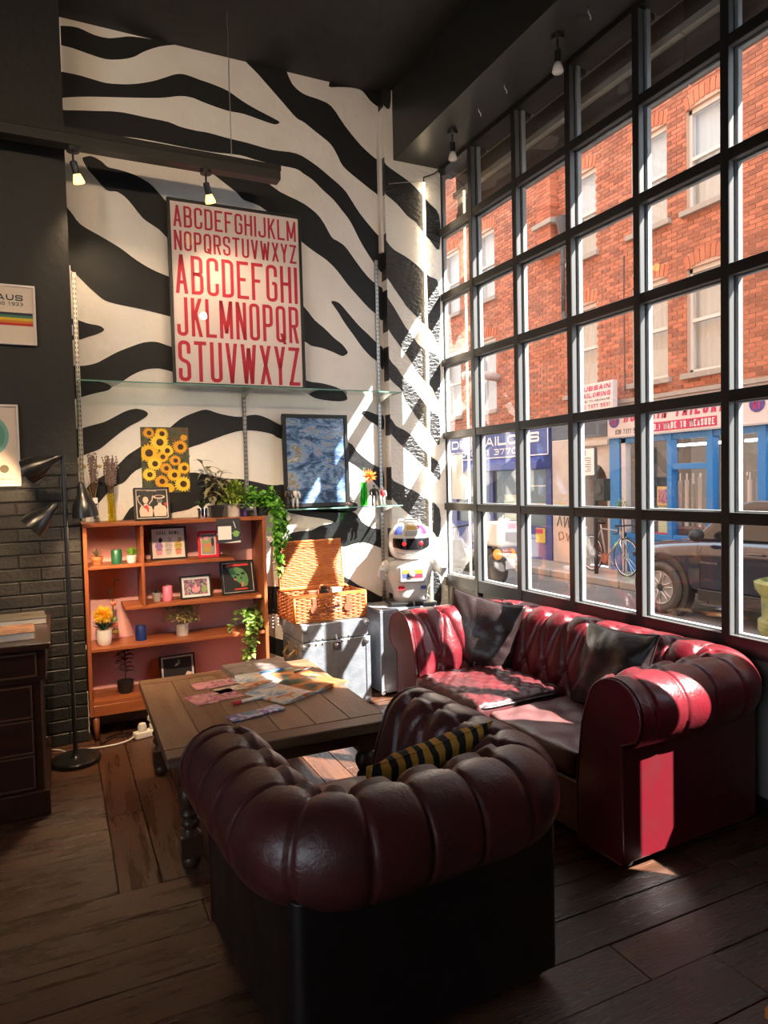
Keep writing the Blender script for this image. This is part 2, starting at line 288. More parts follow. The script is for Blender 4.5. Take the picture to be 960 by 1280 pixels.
ZEBRA_MAIN=[[[-2.564,4.321],[-2.48,4.331],[-2.39,4.311],[-2.309,4.311],[-2.238,4.333],[-2.166,4.356],[-1.995,4.373],[-1.885,4.379],[-1.996,4.337],[-2.096,4.281],[-2.158,4.234],[-2.231,4.202],[-2.326,4.18],[-2.429,4.19],[-2.518,4.202],[-2.568,4.204],[-2.65,4.217],[-2.647,4.293]],[[-2.657,4.046],[-2.569,4.045],[-2.491,4.046],[-2.411,4.039],[-2.331,4.033],[-2.237,4.046],[-2.152,4.067],[-2.054,4.104],[-1.978,4.143],[-1.902,4.183],[-1.841,4.194],[-1.748,4.181],[-1.66,4.17],[-1.565,4.149],[-1.474,4.105],[-1.387,4.072],[-1.309,4.048],[-1.225,4.022],[-1.214,4.008],[-1.249,3.993],[-1.322,4.0],[-1.46,4.02],[-1.569,4.019],[-1.675,4.032],[-1.753,4.046],[-1.804,4.056],[-1.881,4.05],[-2.008,4.011],[-2.204,3.972],[-2.392,3.937],[-2.498,3.914],[-2.575,3.893],[-2.664,3.87]],[[-2.666,3.803],[-2.569,3.818],[-2.524,3.827],[-2.396,3.849],[-2.293,3.867],[-2.207,3.872],[-2.087,3.869],[-1.963,3.868],[-1.888,3.852],[-1.786,3.846],[-1.707,3.848],[-1.575,3.837],[-1.439,3.83],[-1.271,3.815],[-1.098,3.822],[-0.975,3.777],[-0.873,3.718],[-0.746,3.634],[-0.691,3.569],[-0.624,3.481],[-0.549,3.404],[-0.479,3.338],[-0.434,3.308],[-0.44,3.072],[-0.511,3.129],[-0.567,3.198],[-0.629,3.289],[-0.696,3.407],[-0.763,3.481],[-0.823,3.543],[-0.901,3.599],[-0.978,3.659],[-1.043,3.69],[-1.101,3.716],[-1.246,3.719],[-1.387,3.727],[-1.497,3.74],[-1.685,3.727],[-1.867,3.726],[-2.018,3.729],[-2.189,3.727],[-2.378,3.706],[-2.574,3.678],[-2.672,3.665]],[[-1.705,3.604],[-1.609,3.615],[-1.39,3.619],[-1.223,3.538],[-1.049,3.481],[-0.931,3.403],[-0.849,3.279],[-0.806,3.256],[-0.745,3.223],[-0.678,3.145],[-0.61,3.066],[-0.55,3.008],[-0.489,2.967],[-0.443,2.93],[-0.449,2.717],[-0.507,2.756],[-0.565,2.796],[-0.641,2.865],[-0.733,2.954],[-0.812,3.044],[-0.891,3.109],[-0.969,3.151],[-1.069,3.211],[-1.229,3.329],[-1.368,3.418],[-1.479,3.444],[-1.532,3.489],[-1.653,3.565]],[[-1.475,4.421],[-1.449,4.38],[-1.368,4.319],[-1.286,4.246],[-1.175,4.146],[-1.09,4.07],[-1.032,4.049],[-0.944,3.999],[-0.837,3.936],[-0.783,3.861],[-0.742,3.794],[-0.637,3.726],[-0.484,3.641],[-0.426,3.626],[-0.419,3.873],[-0.478,3.891],[-0.598,3.968],[-0.721,4.084],[-0.823,4.202],[-0.925,4.231],[-1.026,4.243],[-1.113,4.295],[-1.184,4.425],[-1.308,4.45]],[[-0.837,4.344],[-0.818,4.388],[-0.762,4.423],[-0.592,4.449],[-0.404,4.462],[-0.408,4.299],[-0.43,4.312],[-0.455,4.278],[-0.519,4.311],[-0.575,4.362],[-0.644,4.369],[-0.739,4.355],[-0.819,4.337]],[[-2.485,3.541],[-2.466,3.558],[-2.429,3.567],[-2.375,3.545],[-2.339,3.517],[-2.282,3.512],[-2.197,3.499],[-2.125,3.473],[-2.077,3.445],[-2.03,3.397],[-1.972,3.334],[-1.833,3.209],[-1.839,3.026],[-1.979,3.113],[-2.038,3.167],[-2.086,3.196],[-2.144,3.233],[-2.227,3.332],[-2.287,3.372],[-2.335,3.37],[-2.367,3.384],[-2.416,3.44],[-2.455,3.482]],[[-2.686,3.31],[-2.574,3.221],[-2.514,3.142],[-2.401,3.084],[-2.286,3.024],[-2.192,2.96],[-2.096,2.91],[-1.978,2.871],[-1.794,2.822],[-1.802,2.584],[-1.987,2.617],[-2.081,2.635],[-2.179,2.652],[-2.299,2.667],[-2.384,2.684],[-2.438,2.724],[-2.496,2.778],[-2.553,2.835],[-2.699,2.974]],[[-2.714,2.577],[-2.577,2.555],[-2.537,2.548],[-2.491,2.534],[-2.422,2.524],[-2.4,2.499],[-2.448,2.47],[-2.495,2.452],[-2.541,2.432],[-2.582,2.427],[-2.721,2.403]],[[-2.727,2.252],[-2.57,2.268],[-2.515,2.273],[-2.454,2.291],[-2.407,2.318],[-2.334,2.363],[-2.251,2.403],[-2.162,2.439],[-2.088,2.447],[-2.029,2.432],[-1.953,2.406],[-1.81,2.346],[-1.817,2.165],[-1.969,2.248],[-2.034,2.269],[-2.094,2.276],[-2.169,2.262],[-2.243,2.226],[-2.317,2.172],[-2.366,2.145],[-2.39,2.124],[-2.471,2.101],[-2.555,2.073],[-2.737,2.004]],[[-2.743,1.843],[-2.567,1.879],[-2.506,1.898],[-2.421,1.924],[-2.349,1.963],[-2.29,1.995],[-2.227,2.012],[-2.168,1.998],[-2.157,1.972],[-2.205,1.935],[-2.267,1.901],[-2.329,1.857],[-2.39,1.806],[-2.451,1.755],[-2.51,1.73],[-2.573,1.705],[-2.751,1.647]],[[-2.76,1.427],[-2.577,1.481],[-2.506,1.549],[-2.458,1.574],[-2.386,1.618],[-2.329,1.673],[-2.286,1.716],[-2.236,1.75],[-2.135,1.817],[-2.043,1.875],[-1.954,1.95],[-1.87,1.991],[-1.785,2.017],[-1.705,1.995],[-1.619,1.978],[-1.548,1.974],[-1.447,1.99],[-1.357,1.966],[-1.26,1.918],[-1.096,1.875],[-0.777,1.814],[-0.684,1.731],[-0.601,1.666],[-0.537,1.626],[-0.478,1.587],[-0.482,1.436],[-0.572,1.522],[-0.636,1.583],[-0.747,1.658],[-0.978,1.761],[-1.263,1.822],[-1.332,1.858],[-1.451,1.879],[-1.551,1.878],[-1.64,1.855],[-1.738,1.82],[-1.835,1.784],[-1.898,1.763],[-2.09,1.682],[-2.241,1.616],[-2.312,1.545],[-2.361,1.521],[-2.409,1.486],[-2.464,1.422],[-2.527,1.359],[-2.584,1.301],[-2.768,1.22]],[[-0.862,2.816],[-0.837,2.821],[-0.794,2.805],[-0.727,2.738],[-0.646,2.657],[-0.57,2.596],[-0.5,2.535],[-0.455,2.497],[-0.458,2.348],[-0.503,2.402],[-0.565,2.443],[-0.637,2.515],[-0.693,2.587],[-0.76,2.669],[-0.808,2.74],[-0.85,2.794]],[[-1.185,2.853],[-1.064,2.753],[-0.995,2.674],[-0.917,2.617],[-0.848,2.556],[-0.79,2.517],[-0.753,2.476],[-0.744,2.456],[-0.76,2.44],[-0.792,2.43],[-0.86,2.455],[-0.942,2.478],[-1.024,2.49],[-1.071,2.516],[-1.194,2.558]],[[-1.203,2.267],[-1.044,2.234],[-0.953,2.226],[-0.842,2.202],[-0.78,2.169],[-0.756,2.124],[-0.782,2.105],[-0.857,2.1],[-0.999,2.116],[-1.088,2.159],[-1.206,2.166]],[[-0.644,2.021],[-0.624,2.036],[-0.575,2.028],[-0.51,2.006],[-0.467,2.001],[-0.47,1.899],[-0.529,1.934],[-0.593,1.969],[-0.631,2.004]],[[-2.767,1.23],[-2.384,1.276],[-2.289,1.37],[-2.173,1.449],[-2.071,1.509],[-1.983,1.565],[-1.9,1.596],[-1.822,1.589],[-1.671,1.554],[-1.562,1.547],[-1.445,1.522],[-1.371,1.504],[-1.302,1.5],[-1.25,1.501],[-0.987,1.461],[-0.739,1.366],[-0.695,1.335],[-0.741,1.289],[-0.991,1.299],[-1.26,1.337],[-1.461,1.373],[-1.677,1.385],[-1.784,1.389],[-1.864,1.376],[-1.923,1.351],[-2.042,1.329],[-2.129,1.291],[-2.357,1.095],[-2.774,1.072]],[[-1.405,1.348],[-1.249,1.326],[-1.16,1.317],[-0.96,1.312],[-0.757,1.295],[-0.693,1.257],[-0.662,1.211],[-0.582,1.163],[-0.49,1.134],[-0.493,1.013],[-0.552,1.025],[-0.65,1.061],[-0.747,1.052],[-0.811,1.038],[-1.048,1.046],[-1.18,1.06],[-1.356,1.071],[-1.355,1.105],[-1.256,1.105],[-1.225,1.154],[-1.147,1.167],[-1.062,1.169],[-0.994,1.197],[-0.888,1.219],[-0.962,1.248],[-1.114,1.275],[-1.232,1.302],[-1.406,1.315]],[[-1.49,0.8],[-1.388,0.791],[-1.277,0.787],[-1.066,0.827],[-0.911,0.85],[-0.799,0.806],[-0.71,0.745],[-0.62,0.698],[-0.526,0.641],[-0.502,0.63],[-0.509,0.392],[-0.581,0.425],[-0.665,0.506],[-0.76,0.594],[-0.823,0.63],[-1.012,0.589],[-1.277,0.593],[-1.394,0.593],[-1.497,0.593]],[[-1.545,0.486],[-1.39,0.44],[-1.321,0.409],[-1.02,0.314],[-0.769,0.265],[-0.666,0.228],[-0.587,0.194],[-0.522,0.124],[-0.557,0.067],[-0.67,0.062],[-1.025,0.144],[-1.327,0.289],[-1.464,0.352],[-1.548,0.396]]]
ZEBRA_PIER=[[[-0.501,4.416],[-0.391,4.441],[-0.396,4.234],[-0.469,4.264],[-0.505,4.24]],[[-0.49,3.861],[-0.471,3.853],[-0.407,3.807],[-0.25,3.734],[-0.137,3.652],[-0.076,3.596],[0.006,3.518],[-0.0,3.266],[-0.082,3.327],[-0.13,3.369],[-0.19,3.438],[-0.269,3.48],[-0.354,3.555],[-0.476,3.629],[-0.495,3.643]],[[-0.504,3.32],[-0.453,3.277],[-0.389,3.219],[-0.29,3.178],[-0.21,3.134],[-0.136,3.082],[-0.089,3.052],[-0.007,2.988],[-0.016,2.563],[-0.078,2.638],[-0.159,2.704],[-0.22,2.753],[-0.286,2.807],[-0.331,2.862],[-0.383,2.924],[-0.44,2.997],[-0.511,3.054]],[[-0.514,2.92],[-0.419,2.824],[-0.361,2.741],[-0.303,2.657],[-0.25,2.602],[-0.201,2.539],[-0.136,2.498],[-0.019,2.429],[-0.026,2.124],[-0.087,2.214],[-0.156,2.271],[-0.206,2.323],[-0.255,2.393],[-0.305,2.456],[-0.366,2.529],[-0.418,2.59],[-0.45,2.635],[-0.519,2.717]],[[-0.525,2.501],[-0.48,2.469],[-0.429,2.392],[-0.384,2.351],[-0.345,2.299],[-0.286,2.242],[-0.233,2.19],[-0.173,2.114],[-0.092,2.031],[-0.029,1.984],[-0.034,1.781],[-0.096,1.848],[-0.164,1.927],[-0.224,1.986],[-0.264,2.042],[-0.313,2.11],[-0.348,2.186],[-0.41,2.237],[-0.446,2.271],[-0.529,2.355]],[[-0.538,1.998],[-0.482,1.999],[-0.434,1.964],[-0.402,1.92],[-0.335,1.891],[-0.269,1.847],[-0.202,1.763],[-0.117,1.696],[-0.037,1.634],[-0.04,1.511],[-0.119,1.589],[-0.188,1.635],[-0.289,1.727],[-0.371,1.786],[-0.436,1.852],[-0.485,1.89],[-0.54,1.915]],[[-0.548,1.609],[-0.509,1.585],[-0.432,1.512],[-0.346,1.472],[-0.245,1.424],[-0.177,1.379],[-0.045,1.289],[-0.05,1.066],[-0.133,1.145],[-0.25,1.211],[-0.37,1.307],[-0.435,1.369],[-0.513,1.431],[-0.552,1.461]],[[-0.56,1.154],[-0.488,1.132],[-0.422,1.111],[-0.356,1.059],[-0.256,0.968],[-0.057,0.768],[-0.063,0.519],[-0.193,0.687],[-0.328,0.82],[-0.446,0.938],[-0.491,1.007],[-0.563,1.029]],[[-0.572,0.66],[-0.461,0.607],[-0.335,0.534],[-0.067,0.332],[-0.074,0.019],[-0.307,0.267],[-0.467,0.366],[-0.578,0.426]]]
# ---------------------------------------------------------------- materials
m_plaster = MAT('white_painted_plaster', (0.80, 0.76, 0.72), 0.7, bump=0.35, bscale=14, bdist=0.02, col2=(0.74, 0.69, 0.65), vscale=3)
m_pier = MAT('white_painted_brickwork', (0.80, 0.77, 0.73), 0.6, bump=0.6, bscale=22, bdist=0.02, stretch=(1, 1, 2))
m_zebra = MAT('black_stripe_paint', (0.011, 0.011, 0.013), 0.55, bump=0.35, bscale=14, spec=0.35)
m_zebrap = MAT('black_stripe_paint_on_brick', (0.014, 0.014, 0.016), 0.42, bump=0.7, bscale=26, bdist=0.02, stretch=(1, 1, 2))
m_blackwall = MAT('black_wall_paint', (0.009, 0.0078, 0.0072), 0.6, bump=0.25, bscale=20)
m_blackbrick = MAT('black_painted_brick', (0.0125, 0.011, 0.0102), 0.5, bump=0.25, bscale=45, rnd=0.15, col2=(0.019, 0.017, 0.015))
m_ceil = MAT('black_ceiling_paint', (0.012, 0.012, 0.0115), 0.6, bump=0.4, bscale=9, col2=(0.017, 0.017, 0.016))
m_soffit = MAT('black_soffit_paint', (0.022, 0.0215, 0.02), 0.38, bump=0.05, bscale=8)
m_plank = MAT('worn_dark_floorboard', (0.062, 0.025, 0.0135), 0.40, bump=0.35, bscale=18, stretch=(1.2, 14, 14), rnd=0.28, col2=(0.135, 0.058, 0.030), vscale=1.6, rvar=0.14, bdist=0.014, contrast=(.42, .72))
m_planky = MAT('worn_dark_floorboard_lengthways', (0.062, 0.025, 0.0135), 0.40, bump=0.35, bscale=18, stretch=(14, 1.2, 14), rnd=0.28, col2=(0.135, 0.058, 0.030), vscale=1.6, rvar=0.14, bdist=0.014, contrast=(.42, .72))
m_gap = MAT('dark_gap', (0.008, 0.006, 0.005), 0.9)
m_bar = MAT('black_window_paint', (0.016, 0.014, 0.013), 0.36, bump=0.04, bscale=30)
m_barmid = MAT('grey_bar_side', (0.075, 0.075, 0.075), 0.45)
m_barside = MAT('weathered_outer_frame', (0.16, 0.165, 0.17), 0.6, bump=0.2, bscale=40, col2=(0.27, 0.28, 0.29), vscale=12, stretch=(1, 1, .2))
m_sill = MAT('white_outer_sill', (0.6, 0.6, 0.6), 0.5)
m_pane = GLASS('window_glass', refl=1.7, dirt=0.010)
m_greyp = MAT('grey_painted_wood', (0.16, 0.15, 0.13), 0.5, bump=0.05, bscale=20)
m_black = MAT('satin_black', (0.010, 0.010, 0.010), 0.4)
m_blackmetal = MAT('black_metal', (0.012, 0.012, 0.012), 0.3, spec=0.6)
m_white = MAT('white_paper', (0.78, 0.75, 0.71), 0.6)
m_cream = MAT('cream_paper', (0.78, 0.64, 0.52), 0.6)
m_steel = MAT('brushed_steel', (0.55, 0.54, 0.52), 0.35, metal=1.0)
m_chrome = MAT('chrome', (0.75, 0.74, 0.72), 0.12, metal=1.0)
m_slot = MAT('slot_black', (0.01, 0.01, 0.01), 0.8)
m_bulb = MAT('lit_bulb', (1, .8, .4), 0.4, emit=(1.0, 0.58, 0.12), estr=2.6)
m_bulboff = MAT('lamp_glass', (0.75, 0.72, 0.66), 0.25)
m_led = MAT('lit_tube', (1, .9, .75), 0.4, emit=(1.0, 0.78, 0.50), estr=9.0)

# ---------------------------------------------------------------- the room
XL, YB, ZC = -7.0, -9.0, 4.37
W = 0.5143                                         # spacing of the window columns
Z_ROW = [3.414, 2.928, 2.430, 1.876, 1.331, 0.779] # tops of the window rails
NC = 6
# floor: boards laid across the room, a lengthwise patch in front of the bookcase
fl = struct(box('floor', m_gap, None, XL-.1, 0.3, YB-.1, 0.3, -0.12, -0.024))
planks = []
y = YB
while y < 0.02:
    wd = random.choice((0.165, 0.18, 0.2)); y1 = min(y+wd, 0.02)
    planks.append(('x', y, y1)); y = y1
def plank(x0, x1, y0, y1, mt):
    g = 0.0022; h = random.uniform(-0.0015, 0.0015)
    b = MB().box(x0+g, x1-g, y0+g, y1-g, -0.02, 0.0+h)
    b.v = [(px, py, pz + (random.uniform(-.0012, .0012) if pz > -.01 else 0)) for px, py, pz in b.v]
    return b.build('plank', mt, fl, bevel=0.0016, bseg=1)
PX0, PX1, PY0 = -2.56, -0.95, -2.05
for _, y0, y1 in planks:
    cuts = [XL, 0.1]
    if y1 > PY0+.05: cuts = [XL, PX0]
    seg = []
    x = cuts[0]
    while x < cuts[1]-0.02:
        if x < -4.2: L_ = random.uniform(2.2, 3.2)
        else: L_ = random.uniform(0.9, 2.2)
        if x+L_ > cuts[1]-.4: L_ = cuts[1]-x
        seg.append((x, x+L_)); x += L_
    for a, b in seg: plank(a, b, y0, y1, m_plank)
    if y1 > PY0+.05: plank(PX1, 0.1, y0, y1, m_plank)
ytop = next(y0 for _, y0, y1 in planks if y1 > PY0+.05)
x = PX0
while x < PX1-.01:
    wd = random.choice((0.155, 0.165, 0.18)); x1 = min(x+wd, PX1)
    if PX1-x1 < .06: x1 = PX1
    yc = random.uniform(-1.5, -.7)
    if random.random() < .55: plank(x, x1, ytop, yc, m_planky); plank(x, x1, yc, 0.02, m_planky)
    else: plank(x, x1, ytop, 0.02, m_planky)
    x = x1

struct(box('ceiling', m_ceil, None, XL-.1, 0.4, YB-.1, 0.3, ZC, ZC+.12))
wb = struct(box('wall_back', m_plaster, None, XL, -0.0, 0.0, 0.2, -0.02, ZC))
def stripe(poly, yy, mt, t=0.0025):
    pts = spline(poly, 3)
    MB().prism(pts, lambda u, v: (u, yy, v), (0, -t, 0)).build('stripe', mt, wb)
for p in ZEBRA_MAIN: stripe(p, 0.0, m_zebra)
# projecting pier beside the window
pr = struct(box('wall_pier', m_pier, None, -0.45, 0.02, -0.08, 0.0, 0, ZC))
for p in ZEBRA_PIER:
    pts = [(max(-0.4495, min(0.0195, a)), b) for a, b in spline(p, 3)]
    MB().prism(pts, lambda u, v: (u, -0.08, v), (0, -.0025, 0)).build('stripe', m_zebrap, pr)
    zs = sorted(b for a, b in pts if a < -0.43)
    if len(zs) > 1: box('stripe', m_zebrap, pr, -0.4525, -0.449, -0.0825, -0.0, zs[0], min(zs[-1], ZC))
# chipped vertical conduit in the corner of the pier
MB().box(-0.475, -0.45, -0.05, 0.0, 3.2, 4.2).build('plaster_chase', m_pier, pr, bevel=.006)
# black chimney breast standing proud of the zebra wall, bare painted bricks low down
wl = struct(box('wall_breast', m_blackwall, None, -4.6, -2.592, -0.28, 0.0, 0, ZC))
zc = 0.0; r = 0
while zc < 1.62:
    x = -2.588; first = True
    while x > -3.15:
        L_ = (0.225 if r % 2 else 0.11) if first else 0.225
        first = False
        b = MB().box(x-L_+.004, x-.002, -0.286-random.uniform(0, .004), -0.27, zc+.003, zc+.072)
        b.build('brick', m_blackbrick, wl, bevel=.004, bseg=1); x -= L_
    zc += 0.0755; r += 1
for z0, z1 in ((.05, .3), (.55, .58), (2.4, 2.46), (2.0, 2.03), (2.75, 2.8), (3.9, 4.2)):
    MB().box(-2.5915, -2.587, -0.2815, -0.27, z0, z1).build('chipped_edge', m_plaster, wl)
# outer walls of the long room behind
struct(MB().box(XL-.12, XL, YB, -8.0, -.12, ZC).box(XL-.12, XL, -4.5, .1, -.12, ZC).box(XL-.12, XL, -8.0, -4.5, -.12, .7).box(XL-.12, XL, -8.0, -4.5, 3.6, ZC).build('wall_side', m_blackwall))  # unseen side window opening, added to let in soft fill daylight
struct(box('wall_rear', m_blackwall, None, XL-.12, 0.2, YB-.12, YB, -.12, ZC))
struct(MB().box(0.0, 0.2, -3.35, -NC*W-.02, -.12, ZC).box(0.0, 0.12, YB, -3.64, -.12, ZC).box(0, .12, -3.64, -3.35, 2.35, ZC).box(0, .12, -3.64, -3.35, -.12, .96).build('wall_street', m_blackwall))
struct(box('window_2', m_pane, None, .05, .054, -3.64, -3.35, .96, 2.35))  # unseen narrow window added past the grid, shaped for the sofa's sun strip
# dropped soffit over the window
sf = struct(box('trim_1', m_soffit, None, -0.375, 0.0, YB, -0.0, 3.868, ZC, bevel=.004))
sf['label'] = 'dropped black soffit over the window'
# low wall under the window: grey boarded panels
lw = struct(box('wall_low', m_black, None, 0.06, 0.2, -NC*W, 0.0, -.12, 0.72))
for k in range(NC):
    MB().box(0.035, 0.06, -(k+1)*W+.03, -k*W-.03, 0.08, 0.69).build('panel', m_greyp, lw, bevel=.006)

# ---------------------------------------------------------------- the big grid window
win = struct(thing('window_1', None, None)); win['label'] = 'tall black grid window facing the street'
YN = -NC*W
ztop = 3.87
for k in range(NC+1):
    yk = -k*W; a = 0.021
    y0, y1 = yk-a, yk+a
    if k == 0: y0, y1 = -0.05, -0.0
    z0 = Z_ROW[-1]-.1
    mm = MB().box(0.0, 0.006, y0, y1, z0, ztop); mm.cur = 1; mm.box(0.0055, 0.036, y0+.0004, y1-.0004, z0, ztop).build('mullion', [m_bar, m_barmid], win, bevel=.0015, bseg=1)
    MB().box(0.036, 0.048, y0+.005, y1-.005, z0, ztop).build('mullion_rebate', m_black, win)
    MB().box(0.048, 0.078, y0-.012, y1+.012, z0, ztop).build('outer_frame', m_barside, win, bevel=.004)
for i, z in enumerate(Z_ROW):
    h = 0.052 if i < 5 else 0.085
    for k in range(NC):
        ya, yb = -(k+1)*W+.019, -k*W-(.019 if k else .048)
        mm = MB().box(0.003, 0.008, ya, yb, z-h, z); mm.cur = 1; mm.box(.0075, .036, ya, yb, z-h+.0004, z-.0004).build('rail', [m_bar, m_barmid], win, bevel=.0015, bseg=1)
        MB().box(0.036, 0.048, ya, yb, z-h+.005, z-.006).build('rail_rebate', m_black, win)
        MB().box(0.050, 0.076, ya+.012, yb-.012, z-h-.006, z+.006).build('outer_rail', m_barside if i < 5 else m_sill, win, bevel=.003)
        zt = Z_ROW[i-1]-.05 if i else ztop-.01
        MB().box(0.0405, 0.0435, ya, yb, z-.004, zt+.004).build('pane', m_pane, win)
for k in range(NC):
    ya, yb = -(k+1)*W+.019, -k*W-.019
    MB().box(0.003, 0.16, ya, yb, ztop-.03, ztop+.03).build('rail', m_bar, win)
# timber shop fascia hung outside above the top row
m_fasc = MAT('dusty_fascia_board', (0.16, 0.115, 0.095), 0.8, bump=0.3, bscale=15, stretch=(1, .3, 3), rnd=0.25, col2=(0.10, 0.075, 0.065), vscale=3)
m_fascp = MAT('pale_fascia_batten', (0.42, 0.38, 0.31), 0.8, col2=(0.33, 0.3, 0.25))
fs = struct(thing('trim_2', None, None)); fs['label'] = 'dusty timber fascia outside the top window row'
z = 3.52
for h, mt, dx in ((.14, m_fasc, 0), (.11, m_fasc, .012), (.045, m_fascp, -.03), (.13, m_fasc, 0), (.04, m_fascp, -.02), (.15, m_fasc, .01), (.16, m_fasc, 0), (.2, m_fasc, 0)):
    for a, b in ((-2.1, .15), (-4.2, -2.1)):
        MB().box(.30+dx, .34, a+.003, b-.003, z, z+h-.004).build('board', mt, fs)
    z += h
m_ownb = MAT('buff_brick_front', (0.32, 0.20, 0.13), .85, bump=.3, bscale=30)
struct(MB().box(0.0, 0.2, YB, 0.3, 3.9, 10.5).box(0.0, .2, .2, 16, -.3, 10.5).build('wall_above', m_ownb))
# ---------------------------------------------------------------- chesterfield seats
def LEATHER(name, c, c2, rough=.36, crease=26):
    return MAT(name, c, rough, bump=0.12, bscale=140, bdist=0.004, col2=c2, vscale=7, rvar=0.07, spec=0.55, coat=0.10, crease=crease)
m_sofa = LEATHER('oxblood_leather', (0.155, 0.008, 0.016), (0.095, 0.007, 0.011), .34)
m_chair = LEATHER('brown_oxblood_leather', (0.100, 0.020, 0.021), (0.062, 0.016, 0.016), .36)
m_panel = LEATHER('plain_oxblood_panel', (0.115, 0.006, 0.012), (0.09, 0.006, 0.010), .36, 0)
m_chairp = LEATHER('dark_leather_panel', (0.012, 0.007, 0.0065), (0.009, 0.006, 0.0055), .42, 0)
m_brownl = LEATHER('worn_tan_brown_leather', (0.14, 0.060, 0.040), (0.10, 0.040, 0.028), .4)
m_seatl = LEATHER('worn_red_seat_leather', (0.13, 0.018, 0.022), (0.06, 0.014, 0.016), .36)
m_seatg = LEATHER('faded_seat_leather', (0.12, 0.045, 0.045), (0.16, 0.075, 0.075), .34)
m_blackl = LEATHER('black_cushion_leather', (0.020, 0.013, 0.013), (0.028, 0.015, 0.016), .36)
m_foot = MAT('dark_turned_wood', (0.03, 0.012, 0.007), 0.35)

def chesterfield(root, Wd, Dp, H, mat, mpanel, pitch=0.165, r=0.135, R=0.22, A=0.021):
    cn, cz = -0.04, H-r
    prof = [(-.245, .27), (-.235, .36), (-.215, cz-.10), (-.19, cz-.02)]
    for d in range(150, -119, -6):
        a = math.radians(d); prof.append((cn+r*math.cos(a), cz+r*math.sin(a)))
    prof.append((-.01, cz-r*1.0))
    P = np.array(prof); seg = np.hypot(*np.diff(P, axis=0).T); T = np.concatenate([[0], np.cumsum(seg)])
    nt = 92; tt = np.linspace(0, T[-1], nt); pn = np.interp(tt, T, P[:, 0]); pz = np.interp(tt, T, P[:, 1])
    for _ in range(2):
        pn[1:-1] = (pn[:-2]+2*pn[1:-1]+pn[2:])/4; pz[1:-1] = (pz[:-2]+2*pz[1:-1]+pz[2:])/4
    dn, dz = np.gradient(pn), np.gradient(pz); ln = np.hypot(dn, dz); nn, nz = -dz/ln, dn/ln      # left normal
    k = nt//2
    if nn[k]*(pn[k]-cn)+nz[k]*(pz[k]-cz) < 0: nn, nz = -nn, -nz
    # path
    hw, hd = Wd/2, Dp/2; La = Dp-R; arc = PI/2*R; Lb = Wd-2*R; S = 2*La+2*arc+Lb
    def path(s):
        if s < La: return (-hw, hd-s), (-1, 0)
        s -= La
        if s < arc:
            a = PI + s/R; return (-hw+R+R*math.cos(a), -hd+R+R*math.sin(a)), (math.cos(a), math.sin(a))
        s -= arc
        if s < Lb: return (-hw+R+s, -hd), (0, -1)
        s -= Lb
        if s < arc:
            a = 1.5*PI + s/R; return (hw-R+R*math.cos(a), -hd+R+R*math.sin(a)), (math.cos(a), math.sin(a))
        s -= arc
        return (hw, -hd+R+s), (1, 0)
    ns = int(S/0.0065); ss = np.linspace(0, S, ns)
    npl = round((S-0.14)/pitch); s0 = 0.07; pit = (S-0.14)/npl
    tin = T[3]
    rows = [0.075, 0.20, tin+r*math.radians(78)]              # button rows along the profile
    btn = []
    for j, t in enumerate(rows):
        o = 0 if j % 2 == 0 else 0.5
        for i in range(npl+1):
            s = s0+(i+o)*pit
            if s < S-0.03: btn.append((s, t, j, i))
    segs = []
    for s, t, j, i in btn:
        for s2, t2, j2, i2 in btn:
            if j2 == j+1 and abs(abs(s2-s)-pit/2) < 1e-3: segs.append((s, t, s2, t2))
        if j == 0: segs.append((s, t, s, 0.0))
        if j == 2: segs.append((s, t, s+random.uniform(-.012, .012), T[-1]))
    SS, TT = np.meshgrid(ss, tt, indexing='ij')
    dc = np.full(SS.shape, 9.0)
    for a, b, c, d in segs:
        lo, hi = np.searchsorted(ss, min(a, c)-.16), np.searchsorted(ss, max(a, c)+.16)
        X = SS[lo:hi]-a; Y = TT[lo:hi]-b; ux, uy = c-a, d-b; l2 = ux*ux+uy*uy
        q = np.clip((X*ux+Y*uy)/l2, 0, 1); dc[lo:hi] = np.minimum(dc[lo:hi], np.hypot(X-q*ux, Y-q*uy))
    db = np.full(SS.shape, 9.0)
    for s, t, j, i in btn:
        lo, hi = np.searchsorted(ss, s-.12), np.searchsorted(ss, s+.12)
        db[lo:hi] = np.minimum(db[lo:hi], np.hypot(SS[lo:hi]-s, TT[lo:hi]-t))
    under = np.clip((T[-1]-TT)/0.42, 0.12, 1)                 # pleats run out towards the underside
    disp = A*(1-np.exp(-dc/0.026))*(under*(TT > rows[2])*.26 + (TT <= rows[2])) - 0.020*np.exp(-(db/0.028)**2) - 0.0075*np.exp(-(dc/0.0065)**2)*np.clip(under*1.6, 0, 1)
    # small radiating puckers
    ang = np.zeros(SS.shape)
    for s, t, j, i in btn:
        lo, hi = np.searchsorted(ss, s-pit/2), np.searchsorted(ss, s+pit/2); near = np.hypot(SS[lo:hi]-s, TT[lo:hi]-t) <= db[lo:hi]+1e-6
        ang[lo:hi][near] = np.arctan2(TT[lo:hi]-t, SS[lo:hi]-s)[near]
    disp += 0.0022*np.sin(ang*14)*np.exp(-((db-.03)/0.022)**2)
    edge = np.clip(np.minimum(ss, S-ss)/0.045, 0, 1)[:, None]; disp = disp*edge*edge*(3-2*edge)
    vs = np.zeros((ns, nt, 3))
    for i, s in enumerate(ss):
        (px, py), (nx, ny) = path(s)
        n_ = pn + nn*disp[i]; z_ = pz + nz*disp[i]
        rad = R if (La < s < La+arc or S-La-arc < s < S-La) else 9
        n_ = np.maximum(n_, -rad+.012)
        vs[i, :, 0] = px+nx*n_; vs[i, :, 1] = py+ny*n_; vs[i, :, 2] = z_
